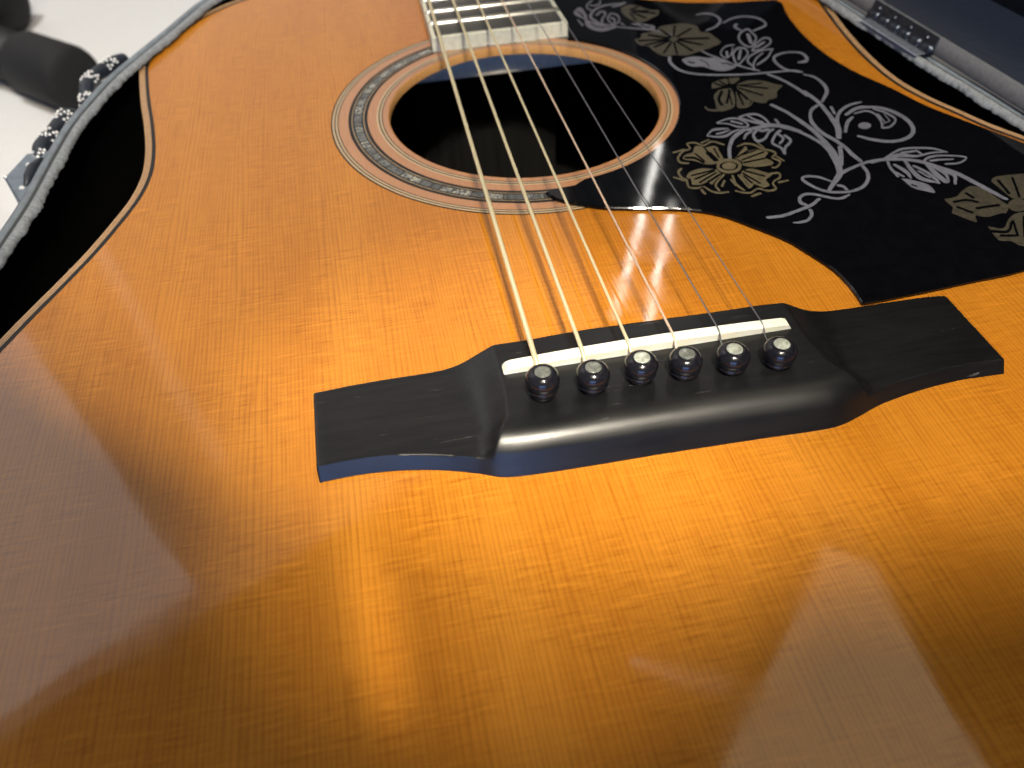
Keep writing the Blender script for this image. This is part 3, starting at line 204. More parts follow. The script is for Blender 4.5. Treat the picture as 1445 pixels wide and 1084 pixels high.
  ('s', '53.6,61.5,1.41 54.5,61.8,1.41 55.4,62.1,1.42 56.3,62.3,1.42'),
  ('s', '52.1,73.8,0.87 51.9,72.8,0.89 51.7,71.8,0.91 51.5,70.8,0.96 51.3,69.8,1.02 51.3,68.9,1.11 51.4,68.0,1.19 51.6,67.3,1.22 51.8,66.5,1.18 52.1,65.8,1.09 52.3,65.1,1.01'),
  ('s', '54.0,73.4,1.00 54.0,72.2,1.00 54.0,71.1,1.00 54.1,70.0,1.00 54.1,69.0,1.00 54.1,68.2,1.01 54.2,67.5,1.03 54.2,67.1,1.06 54.3,66.7,1.08 54.4,66.4,1.08 54.4,66.0,1.07'),
  ('s', '50.7,71.6,0.88 50.7,70.4,0.88 50.8,69.2,0.88 50.9,68.0,0.87'),
  ('d', '56.8,75.3,0.55 58.4,73.8,0.55 59.9,72.4,0.55 61.4,70.9,0.55'),
  ('d', '55.7,74.0,0.47 56.6,71.8,0.47 57.6,69.7,0.47 58.5,67.5,0.46'),
  ('d', '55.4,72.5,0.41 55.6,71.0,0.41 55.9,69.6,0.41 56.2,68.2,0.40'),
  ('d', '61.4,68.9,0.40 61.4,68.2,0.41 61.5,67.5,0.41 61.5,66.8,0.39 61.4,66.1,0.34 61.2,65.6,0.32 60.9,65.2,0.39 60.3,64.9,0.45 59.7,64.7,0.47 59.1,64.5,0.47 58.5,64.3,0.46'),
  ('f', '56.7,82.9 58.2,84.5 59.7,86.1 61.0,87.4 61.9,88.4 62.5,89.0 62.9,89.2 62.9,88.5 62.6,87.3 62.7,86.4 63.3,86.2 64.3,86.4 65.3,86.3 66.5,85.6 67.6,84.7 68.2,83.8 67.8,82.9 66.7,82.0 66.1,81.0 66.4,80.0 67.1,78.9 67.4,77.9 67.2,77.2 66.7,76.6 65.8,76.2 64.2,76.1 62.3,76.2 60.6,76.5 59.2,76.9 58.2,77.6 57.5,78.3 57.5,79.0 57.9,79.6 58.0,80.3 57.7,81.2 57.2,82.0'),
  ('s', '60.3,89.6,0.99 61.0,89.8,1.03 61.6,90.0,1.08 62.2,90.3,1.18 62.9,90.5,1.34 63.5,90.5,1.52 64.0,90.3,1.62 64.5,90.1,1.66 65.0,89.8,1.66 65.5,89.4,1.64 65.9,89.0,1.58 66.2,88.5,1.46 66.4,88.0,1.35 66.6,87.4,1.32 66.9,86.9,1.36 67.2,86.3,1.45 67.7,85.8,1.51 68.3,85.3,1.53 68.9,84.9,1.53 69.4,84.4,1.51 69.8,84.0,1.45 70.1,83.6,1.37 70.2,83.2,1.26 70.3,82.9,1.08 70.3,82.5,0.87 70.2,82.2,0.77 69.9,81.8,0.94 69.5,81.5,1.04 68.9,81.2,0.99 68.5,80.9,0.82 68.3,80.5,0.90 68.4,79.9,1.27 68.7,79.3,1.40 69.2,78.6,1.40 69.5,78.0,1.28 69.6,77.4,0.93 69.3,76.8,0.82 68.8,76.2,0.89 68.2,75.6,0.95 67.7,75.1,0.99 67.2,74.7,1.04 66.9,74.6,1.22 66.7,74.6,1.41 66.5,74.6,1.41 66.2,74.7,1.33 66.0,74.8,1.24'),
  ('s', '69.8,80.6,0.96 70.2,79.6,0.96 70.5,78.6,0.96 70.9,77.6,0.96'),
  ('s', '67.4,89.7,0.97 67.6,88.7,0.97 67.8,87.7,0.97 68.0,86.7,0.97'),
  ('d', '58.5,81.3,0.48 61.2,82.3,0.48 64.0,83.2,0.48 66.9,84.2,0.48'),
  ('d', '58.4,79.7,0.53 60.9,80.0,0.53 63.4,80.2,0.53 65.9,80.5,0.53'),
  ('d', '57.4,83.2,0.42 59.2,84.3,0.42 60.9,85.3,0.42 62.7,86.4,0.42'),
  ('d', '58.9,84.0,0.40 60.9,84.6,0.40 62.9,85.2,0.40 64.8,85.8,0.40'),
  ('s', '56.4,78.1,1.28 56.2,77.8,1.27 56.0,77.5,1.27 55.8,77.2,1.29 55.7,77.0,1.34 55.5,76.7,1.43 55.2,76.5,1.53 54.9,76.3,1.62 54.6,76.1,1.70 54.4,76.0,1.79 54.1,75.8,1.88 53.8,75.7,1.97 53.4,75.7,2.05 53.1,75.6,2.12 52.8,75.6,2.19 52.5,75.6,2.25 52.2,75.6,2.30 51.9,75.6,2.34 51.6,75.7,2.37 51.3,75.8,2.38 51.0,75.9,2.38 50.8,76.1,2.37 50.5,76.3,2.33 50.3,76.5,2.29 50.1,76.7,2.22 49.9,76.9,2.14 49.8,77.2,2.04 49.6,77.4,1.94 49.5,77.7,1.83 49.5,78.0,1.72 49.4,78.3,1.61 49.4,78.6,1.50 49.4,78.9,1.41 49.5,79.2,1.34 49.6,79.5,1.29 49.7,79.8,1.26 49.8,80.1,1.27 50.0,80.3,1.29 50.1,80.6,1.33 50.3,80.9,1.40 50.5,81.1,1.48 50.8,81.3,1.57 51.1,81.5,1.66 51.4,81.7,1.75 51.6,81.9,1.84 51.9,82.0,1.94 52.2,82.2,2.03 52.6,82.2,2.12 52.9,82.3,2.19 53.2,82.3,2.27 53.5,82.3,2.34 53.9,82.3,2.39 54.2,82.3,2.43 54.5,82.2,2.46 54.8,82.1,2.47 55.0,82.0,2.47 55.3,81.8,2.45 55.5,81.6,2.41 55.8,81.4,2.36 56.0,81.2,2.29 56.1,81.0,2.20 56.3,80.7,2.09 56.4,80.4,1.98 56.5,80.2,1.87 56.6,79.9,1.75 56.6,79.6,1.63 56.6,79.3,1.51 56.6,79.0,1.42 56.5,78.7,1.34 56.5,78.3,1.29 56.4,78.1,1.26 56.2,77.8,1.26 56.0,77.5,1.30 55.8,77.3,1.33 55.6,77.0,1.32 55.5,76.7,1.31'),
  ('f', '55.1,78.4 54.9,78.0 54.7,77.7 54.5,77.4 54.1,77.2 53.8,77.0 53.4,76.9 53.0,76.8 52.6,76.8 52.2,76.9 51.8,77.0 51.5,77.2 51.2,77.4 51.0,77.7 50.9,78.0 50.8,78.4 50.7,78.7 50.8,79.1 50.9,79.5 51.0,79.8 51.3,80.1 51.6,80.4 51.9,80.7 52.3,80.8 52.6,81.0 53.0,81.0 53.5,81.0 53.8,81.0 54.2,80.9 54.5,80.7 54.8,80.4 55.0,80.2 55.2,79.8 55.3,79.5 55.3,79.1 55.2,78.7'),
 ]),
 ('engraved_flower', 'g', [
  ('f', '67.1,130.2 67.5,131.5 68.0,132.7 68.5,133.8 69.3,134.5 70.3,135.0 71.4,135.4 72.8,135.9 74.2,136.2 75.1,136.0 75.1,135.0 74.7,133.6 74.0,132.3 73.2,131.6 72.2,131.1 71.1,130.7 69.8,130.5 68.5,130.3'),
  ('f', '75.9,136.2 77.5,136.0 79.0,135.8 79.8,135.4 79.3,134.4 78.1,133.2 77.0,132.3 76.2,131.8 75.4,131.7 75.0,132.0 75.1,133.1 75.5,134.7'),
  ('f', '76.8,130.8 78.4,131.5 80.0,132.2 81.7,132.6 83.4,132.5 85.2,132.0 86.8,131.2 88.3,129.9 89.6,128.3 90.7,127.0 91.6,126.5 92.3,126.2 92.3,125.8 91.4,124.7 89.8,123.5 88.5,122.1 87.8,120.7 87.3,119.2 86.6,118.0 85.4,117.4 84.0,117.2 82.8,116.8 82.1,116.1 81.6,115.4 80.9,115.1 79.8,115.5 78.5,116.4 77.5,117.5 77.1,118.4 76.9,119.5 76.7,120.7 76.2,122.2 75.7,123.9 75.4,125.6 75.7,127.3 76.2,129.0'),
  ('f', '68.6,128.2 70.0,128.5 71.5,128.7 72.6,128.7 73.2,128.7 73.5,128.4 73.6,127.7 73.4,126.1 73.0,124.0 72.4,121.8 71.7,119.7 70.8,117.5 69.9,115.8 68.9,114.7 67.7,114.1 66.6,113.8 65.2,113.4 63.9,113.3 63.0,114.0 63.2,115.9 64.0,118.5 64.7,120.9 65.0,122.5 65.4,123.9 65.9,125.1 66.7,126.2 67.7,127.2'),
  ('s', '59.8,117.7,0.92 59.9,117.2,0.94 59.9,116.7,0.98 59.9,116.2,1.15 60.1,115.8,1.48 60.4,115.4,1.78 60.9,115.1,1.87 61.6,114.8,1.88 62.4,114.6,1.86 63.2,114.5,1.81 64.0,114.4,1.71 64.7,114.5,1.55 65.5,114.7,1.41 66.4,115.0,1.30 67.2,115.3,1.23 68.0,115.6,1.16'),
  ('f', '74.4,125.9 74.9,124.8 75.5,123.6 75.9,122.4 76.4,121.1 76.8,119.8 76.8,118.4 76.2,116.8 75.0,115.1 73.9,114.0 72.6,113.6 71.2,113.8 70.5,114.5 70.8,116.1 71.6,118.2 72.5,120.3 73.1,122.2 73.8,124.0'),
  ('s', '77.8,118.1,0.58 77.3,117.5,0.57 76.9,116.8,0.57 76.4,116.1,0.58 75.9,115.5,0.61 75.4,115.0,0.67 75.0,114.7,0.75 74.5,114.4,0.83 74.0,114.2,0.87 73.6,114.0,0.86 73.1,113.8,0.85'),
  ('d', '69.7,127.2,0.72 69.0,126.1,0.73 68.3,125.0,0.73 67.6,123.9,0.71 67.0,122.9,0.69 66.5,121.9,0.68 66.2,121.0,0.72 66.1,120.1,0.77 66.0,119.3,0.81 66.0,118.4,0.80 65.9,117.6,0.78'),
  ('d', '72.7,127.2,0.56 71.1,124.2,0.55 69.6,121.3,0.55 68.1,118.5,0.55'),
  ('d', '72.5,128.0,0.32 71.4,124.1,0.32 70.4,120.4,0.32 69.4,116.7,0.32'),
  ('d', '75.4,126.4,0.78 75.6,124.0,0.77 75.9,121.7,0.77 76.1,119.3,0.76'),
  ('d', '74.8,125.0,0.53 74.2,121.9,0.53 73.7,118.7,0.53 73.1,115.7,0.52'),
  ('d', '76.8,130.0,0.69 79.9,128.3,0.69 83.0,126.7,0.69 86.0,125.1,0.69'),
  ('d', '76.6,127.7,0.63 78.5,125.3,0.63 80.4,123.0,0.62 82.3,120.7,0.62'),
  ('d', '77.8,129.7,0.59 80.4,129.5,0.59 83.0,129.3,0.59 85.5,129.2,0.59'),
  ('d', '71.8,134.5,0.50 72.1,133.3,0.50 72.4,132.2,0.50 72.7,131.1,0.50'),
  ('d', '69.5,133.5,0.60 70.2,132.5,0.60 70.8,131.6,0.60 71.4,130.6,0.60'),
 ]),
 ('engraved_flower', 'g', [
  ('f', '52.9,177.7 53.9,177.8 54.9,178.0 55.7,178.4 56.1,179.5 56.4,180.8 57.1,181.9 58.8,182.3 60.8,182.3 62.7,182.7 64.1,183.8 65.2,185.2 66.6,186.4 68.4,186.9 70.4,187.1 72.3,187.2 74.0,187.2 75.6,187.1 77.1,186.6 78.7,185.7 80.0,184.5 80.9,183.1 80.9,181.3 80.4,179.4 80.3,177.8 81.1,176.8 82.3,176.2 83.3,175.3 83.8,173.9 84.0,172.2 84.1,170.5 84.5,168.8 84.8,167.2 84.6,165.8 83.4,164.6 81.6,163.6 79.8,162.7 78.3,162.0 76.8,161.5 75.3,161.0 73.8,160.4 72.3,159.9 70.8,159.4 69.5,158.9 68.2,158.4 67.0,158.3 65.8,158.7 64.6,159.5 63.4,160.0 62.2,159.8 61.1,159.5 60.1,159.5 59.2,160.1 58.5,161.1 57.8,162.2 57.3,163.5 56.9,164.8 56.6,166.2 56.4,167.6 56.3,168.9 55.9,170.1 55.0,170.9 53.7,171.5 52.8,172.4 52.6,173.9 52.7,175.8'),
  ('d', '64.9,174.0,1.16 61.3,174.6,1.16 57.8,175.2,1.16 54.2,175.8,1.16'),
  ('d', '65.2,173.2,1.05 62.0,172.7,1.05 58.9,172.1,1.04 55.8,171.6,1.04'),
  ('d', '65.6,172.6,0.87 63.1,171.3,0.87 60.6,170.0,0.87 58.1,168.7,0.87'),
  ('d', '66.0,171.3,0.56 63.9,168.3,0.56 61.8,165.3,0.55 59.8,162.4,0.55'),
  ('d', '66.9,170.9,0.51 66.1,167.3,0.51 65.3,163.8,0.50 64.5,160.4,0.50'),
  ('d', '68.2,171.1,0.79 69.2,167.9,0.79 70.1,164.7,0.78 71.0,161.5,0.78'),
  ('d', '69.3,172.0,1.11 71.7,169.9,1.11 74.1,167.9,1.10 76.5,165.8,1.10'),
  ('d', '70.2,173.0,1.17 73.8,172.2,1.17 77.3,171.4,1.17 80.9,170.6,1.17'),
  ('d', '69.5,175.0,0.77 72.1,177.0,0.78 74.8,178.9,0.78 77.4,180.9,0.78'),
  ('d', '68.5,175.9,0.50 69.8,179.1,0.50 71.0,182.3,0.51 72.4,185.5,0.51'),
  ('d', '67.2,175.5,0.74 66.7,178.1,0.75 66.1,180.8,0.75 65.6,183.4,0.75'),
  ('d', '66.0,174.8,1.13 63.9,176.4,1.14 61.8,178.0,1.14 59.7,179.6,1.14'),
 ]),
 ('engraved_flower', 'g', [
  ('f', '56.7,209.3 58.2,210.2 59.8,211.1 61.2,211.5 62.4,210.9 63.6,209.9 64.5,208.8 65.2,207.7 65.7,206.6 66.3,205.6 67.2,204.7 68.1,203.8 69.0,203.1 69.9,202.9 70.8,202.9 71.2,202.5 70.9,201.2 70.2,199.4 69.3,197.9 68.3,197.0 67.0,196.3 65.8,195.6 64.7,194.7 63.5,193.8 62.3,193.2 61.0,193.0 59.5,193.0 58.4,193.6 57.5,194.7 56.9,196.4 56.4,198.2 56.0,200.2 55.6,202.4 55.5,204.4 55.8,206.1 56.2,207.7'),
  ('d', '59.8,206.0,0.86 61.1,206.7,0.86 62.4,207.4,0.87 63.6,208.1,0.87'),
  ('d', '60.5,204.7,1.16 62.4,204.2,1.16 64.3,203.6,1.16 66.2,203.1,1.15'),
  ('d', '61.1,203.9,1.14 63.6,202.5,1.13 66.1,201.2,1.13 68.6,199.8,1.13'),
  ('d', '59.8,203.0,0.88 61.0,200.7,0.88 62.1,198.5,0.87 63.3,196.3,0.87'),
  ('d', '58.6,202.7,0.57 58.7,200.1,0.57 58.8,197.6,0.57 58.8,195.1,0.56'),
 ]),
 ('engraved_flower', 'g', [
  ('f', '107.8,46.7 109.2,46.7 110.5,46.7 111.7,46.9 112.8,47.4 113.7,48.2 114.8,49.0 116.1,49.8 117.5,50.5 118.8,51.0 119.8,50.9 120.8,50.4 121.5,49.7 121.9,48.6 122.2,47.3 122.5,45.9 122.8,44.2 123.1,42.5 123.4,41.1 123.7,40.1 123.8,39.5 123.5,38.8 122.6,37.6 121.1,36.2 119.5,35.3 117.7,35.1 115.7,35.3 114.0,35.6 112.9,36.1 112.1,36.7 111.5,36.8 111.0,35.9 110.6,34.6 110.2,33.9 109.6,34.2 108.9,35.0 108.2,36.0 107.6,36.9 107.0,37.8 106.5,38.6 106.2,39.1 106.0,39.4 106.0,39.8 106.5,40.5 107.2,41.3 107.8,42.2 107.8,42.9 107.6,43.7 107.5,44.5 107.6,45.2 107.7,46.0'),
  ('f', '126.5,52.0 127.2,52.6 128.0,53.3 129.4,53.7 132.2,53.8 135.7,53.6 138.5,53.2 140.5,52.8 141.9,52.0 142.1,50.5 140.4,47.2 137.5,43.2 135.0,40.4 133.1,39.8 131.5,40.4 130.1,41.1 128.8,41.3 127.8,41.6 127.0,42.4 126.7,44.1 126.6,46.4 126.6,48.4 126.5,49.8 126.5,50.9'),
  ('f', '111.9,31.3 113.1,30.5 114.3,29.6 115.5,29.4 116.8,30.2 118.2,31.8 119.7,33.1 121.2,34.1 122.8,34.9 124.5,35.2 126.5,35.0 128.6,34.3 129.6,32.8 128.8,29.9 126.9,26.3 124.6,23.5 121.7,21.8 118.4,20.9 115.9,20.6 114.8,21.2 114.4,22.5 113.9,23.6 112.8,23.9 111.6,24.1 110.9,24.8 110.9,26.6 111.4,28.9'),
  ('f', '129.1,37.9 128.7,37.5 128.2,37.0 127.7,36.6 127.2,36.3 126.6,36.0 126.0,35.8 125.5,35.7 124.9,35.7 124.4,35.8 123.9,35.9 123.6,36.2 123.3,36.5 123.1,36.9 123.0,37.3 123.0,37.8 123.1,38.3 123.3,38.8 123.6,39.3 124.0,39.8 124.4,40.3 124.9,40.7 125.5,41.0 126.1,41.3 126.7,41.5 127.2,41.6 127.8,41.6 128.3,41.5 128.8,41.4 129.2,41.1 129.5,40.8 129.7,40.4 129.7,39.9 129.7,39.5 129.6,39.0 129.3,38.4'),
  ('d', '109.6,44.5,0.68 110.4,44.6,0.67 111.3,44.7,0.67 112.2,44.7,0.68 113.0,44.7,0.72 113.7,44.6,0.78 114.3,44.4,0.82 114.8,44.1,0.83 115.2,43.7,0.83 115.6,43.3,0.83 116.0,42.9,0.83'),
  ('d', '109.2,41.8,0.78 110.0,40.7,0.78 110.7,39.6,0.78 111.5,38.5,0.78'),
  ('d', '115.6,47.6,0.80 115.8,46.8,0.80 116.0,46.0,0.79 116.1,45.2,0.79'),
  ('d', '114.2,40.0,0.78 116.4,40.0,0.78 118.7,40.0,0.78 121.0,40.0,0.78'),
  ('d', '114.6,34.4,1.09 116.2,34.7,1.09 117.9,35.0,1.09 119.5,35.3,1.09'),
  ('d', '111.8,28.7,0.94 112.6,28.4,0.95 113.4,28.1,0.95 114.2,27.8,0.92 115.0,27.6,0.83 115.8,27.8,0.64 116.5,28.2,0.51 117.3,28.9,0.48 118.1,29.8,0.48 118.8,30.7,0.48 119.6,31.5,0.49'),
  ('d', '112.9,26.4,0.70 114.3,26.0,0.70 115.7,25.7,0.70 117.1,25.4,0.70'),
  ('d', '120.2,31.9,0.42 119.3,29.9,0.42 118.3,27.8,0.42 117.4,25.8,0.41'),
  ('d', '124.4,33.0,0.39 122.3,30.0,0.39 120.3,26.9,0.38 118.4,24.0,0.38'),
  ('d', '128.6,51.5,0.65 128.2,49.1,0.64 127.9,46.9,0.64 127.5,44.6,0.63'),
  ('d', '133.6,52.0,0.46 132.2,48.7,0.46 130.8,45.5,0.45 129.4,42.4,0.45'),
 ]),
]

# ---------------------------------------------------------------- helpers
def crv(P, n=8, closed=False):
    P = [tuple(q) for q in P]; m = len(P); out = []
    g = (lambda i: P[i % m]) if closed else (lambda i: P[i] if 0 <= i < m else (tuple(2*a-b for a, b in zip(P[0], P[1])) if i < 0 else tuple(2*a-b for a, b in zip(P[-1], P[-2]))))
    for i in range(m if closed else m-1):
        a, b, c, d = g(i-1), g(i), g(i+1), g(i+2)
        for k in range(n):
            t = k/n
            out.append(tuple(.5*(2*q+(r-o)*t+(2*o-5*q+4*r-s)*t*t+(3*q-o-3*r+s)*t**3) for o, q, r, s in zip(a, b, c, d)))
    if not closed: out.append(P[-1])
    return out

def mesh(name, V, F, mat, parent=None, smooth=False, mids=None):
    """vertices in millimetres"""
    me = bpy.data.meshes.new(name)
    me.from_pydata([(x*MM, y*MM, z*MM) for x, y, z in V], [], F)
    for m in (mat if isinstance(mat, (list, tuple)) else [mat]): me.materials.append(m)
    if mids:
        for pl, i in zip(me.polygons, mids): pl.material_index = i
    if smooth:
        for pl in me.polygons: pl.use_smooth = True
    me.update()
    o = bpy.data.objects.new(name, me); COL.objects.link(o)
    if parent: o.parent = parent
    return o

def from_bm(name, bm, mat, parent=None, smooth=False):
    bmesh.ops.recalc_face_normals(bm, faces=bm.faces)
    for v in bm.verts: v.co *= MM
    me = bpy.data.meshes.new(name); bm.to_mesh(me); bm.free()
    for m in (mat if isinstance(mat, (list, tuple)) else [mat]): me.materials.append(m)
    if smooth:
        for pl in me.polygons: pl.use_smooth = True
    o = bpy.data.objects.new(name, me); COL.objects.link(o)
    if parent: o.parent = parent
    return o

def thing(name, label, cat, loc=(0, 0, 0), group=None):
    o = bpy.data.objects.new(name, None); COL.objects.link(o)
    o.empty_display_size = .02
    o['label'] = label; o['category'] = cat
    if group: o['group'] = group
    return o

def normals(P, closed=True):
    m = len(P); N = []
    for i in range(m):
        a = P[(i-1) % m] if closed or i > 0 else P[i]; b = P[(i+1) % m] if closed or i < m-1 else P[i]
        dx, dy = b[0]-a[0], b[1]-a[1]; l = math.hypot(dx, dy) or 1
        N.append((-dy/l, dx/l))
    return N
def offset(P, d, closed=True):
    return [(x+nx*d, y+ny*d) for (x, y), (nx, ny) in zip(P, normals(P, closed))]
def loft(rows, closed=True, flip=False):
    """rows: list of equal-length lists of (x,y,z)"""
    V = [q for r in rows for q in r]; m = len(rows[0]); F = []
    for j in range(len(rows)-1):
        for i in range(m if closed else m-1):
            k = (i+1) % m
            f = (j*m+i, j*m+k, (j+1)*m+k, (j+1)*m+i)
            F.append(f[::-1] if flip else f)
    return V, F
def fill(P, z, holes=(), mat=None, name='sheet', parent=None):
    bm = bmesh.new(); E = []
    for L in [P]+list(holes):
        vs = [bm.verts.new((x, y, z)) for x, y in L]
        E += [bm.edges.new((vs[i], vs[(i+1) % len(vs)])) for i in range(len(vs))]
    bmesh.ops.triangle_fill(bm, edges=E, use_beauty=True, use_dissolve=False)
    for f in bm.faces:
        f.normal_update()
        if f.normal.z < 0: f.normal_flip()
    return bm
def prism_rows(P, zs_offs):
    return [[(x, y, z) for x, y in offset(P, o)] for z, o in zs_offs]
def tube(bm, P, r, n=8, cap=True):
    rings = []; m = len(P)
    for i, q in enumerate(P):
        a = Vector(P[max(i-1, 0)]); b = Vector(P[min(i+1, m-1)]); t = (b-a).normalized()
        u = t.cross(Vector((0, 0, 1)))
        if u.length < 1e-4: u = t.cross(Vector((1, 0, 0)))
        u.normalize(); v = u.cross(t); rr = r[i] if isinstance(r, (list, tuple)) else r
        rings.append([bm.verts.new(Vector(q)+(u*math.cos(k*2*PI/n)+v*math.sin(k*2*PI/n))*rr) for k in range(n)])
    for A, B in zip(rings, rings[1:]):
        for k in range(n): bm.faces.new((A[k], A[(k+1) % n], B[(k+1) % n], B[k]))
    if cap: bm.faces.new(rings[0][::-1]); bm.faces.new(rings[-1])
def box(bm, x0, x1, y0, y1, z0, z1, bev=0):
    r = bmesh.ops.create_cube(bm, size=1); vs = r['verts']
    for v in vs: v.co = Vector(((x0+x1)/2+v.co.x*(x1-x0), (y0+y1)/2+v.co.y*(y1-y0), (z0+z1)/2+v.co.z*(z1-z0)))
    if bev:
        es = list({e for v in vs for e in v.link_edges})
        bmesh.ops.bevel(bm, geom=es, offset=bev, segments=2, affect='EDGES', profile=.5)
    return vs
def lathe(bm, prof, cx, cy, n=28):
    rings = [[bm.verts.new((cx+r*math.cos(2*PI*k/n), cy+r*math.sin(2*PI*k/n), z)) for k in range(n)] for r, z in prof]
    for A, B in zip(rings, rings[1:]):
        for k in range(n): bm.faces.new((A[k], A[(k+1) % n], B[(k+1) % n], B[k]))
    bm.faces.new(rings[0][::-1]); bm.faces.new(rings[-1])
def interp(x, T):
    if x <= T[0][0]: return T[0][1]
    for (a, u), (b, v) in zip(T, T[1:]):
        if x <= b: return u+(v-u)*(x-a)/(b-a)
    return T[-1][1]
def sstep(t): t = max(0, min(1, t)); return t*t*(3-2*t)

# ---------------------------------------------------------------- materials
class NT:
    def __init__(s, name):
        s.m = bpy.data.materials.new(name); s.m.use_nodes = True; s.t = s.m.node_tree
        s.b = s.t.nodes['Principled BSDF']
    def n(s, typ, **kw):
        o = s.t.nodes.new(typ)
        for k, v in kw.items():
            if k in o.inputs: o.inputs[k].default_value = v
            else: setattr(o, k, v)
        return o
    def l(s, a, b): s.t.links.new(a, b)
    def coords(s, scale=(1000, 1000, 1000)):
        c = s.n('ShaderNodeTexCoord'); m = s.n('ShaderNodeMapping'); m.inputs['Scale'].default_value = scale
        s.l(c.outputs['Object'], m.inputs['Vector']); return m.outputs[0]
    def noise(s, vec, scale=1, detail=2, rough=.5, dist=0):
        o = s.n('ShaderNodeTexNoise'); o.inputs['Scale'].default_value = scale; o.inputs['Detail'].default_value = detail
        o.inputs['Roughness'].default_value = rough; o.inputs['Distortion'].default_value = dist
        s.l(vec, o.inputs['Vector']); return o.outputs['Fac']
    def ramp(s, fac, stops):
        o = s.n('ShaderNodeValToRGB'); e = o.color_ramp.elements
        while len(e) < len(stops): e.new(.5)
        for q, (p, c) in zip(e, stops): q.position = p; q.color = (*c, 1) if len(c) == 3 else c
        s.l(fac, o.inputs['Fac']); return o.outputs['Color']
    def mix(s, a, b, fac, mode='MIX'):
        o = s.n('ShaderNodeMix', data_type='RGBA', blend_type=mode)
        for sock, v in ((o.inputs[0], fac), (o.inputs[6], a), (o.inputs[7], b)):
            if hasattr(v, 'links'): s.l(v, sock)
            elif isinstance(v, (int, float)): sock.default_value = v
            else: sock.default_value = (*v, 1)
        return o.outputs[2]
    def math(s, op, a, b=0):
        o = s.n('ShaderNodeMath', operation=op)
        for sock, v in zip(o.inputs, (a, b)):
            if hasattr(v, 'links'): s.l(v, sock)
            else: sock.default_value = v
        return o.outputs[0]
    def bump(s, h, strength=.3, dist=.0001, target='Normal'):
        o = s.n('ShaderNodeBump'); o.inputs['Strength'].default_value = strength; o.inputs['Distance'].default_value = dist
        s.l(h, o.inputs['Height']); s.l(o.outputs[0], s.b.inputs[target]); return o
    def set(s, **kw):
        for k, v in kw.items():
            i = s.b.inputs[k.replace('_', ' ')]
            if hasattr(v, 'links'): s.l(v, i)
            else: i.default_value = (*v, 1) if isinstance(v, tuple) and len(v) == 3 and i.type == 'RGBA' else v
        return s

def simple(name, col, rough=.5, var=.15, vs=1., metal=0, bumpd=0, **kw):
    q = NT(name); v = q.coords()
    f = q.noise(v, vs, 4, .6)
    c = q.ramp(f, [(.3, tuple(x*(1-var) for x in col)), (.7, tuple(min(1, x*(1+var)) for x in col))])
    q.set(Base_Color=c, Roughness=rough, Metallic=metal, **kw)
    if bumpd: q.bump(q.noise(v, vs*3, 4, .6), .5, bumpd*MM)
    return q.m

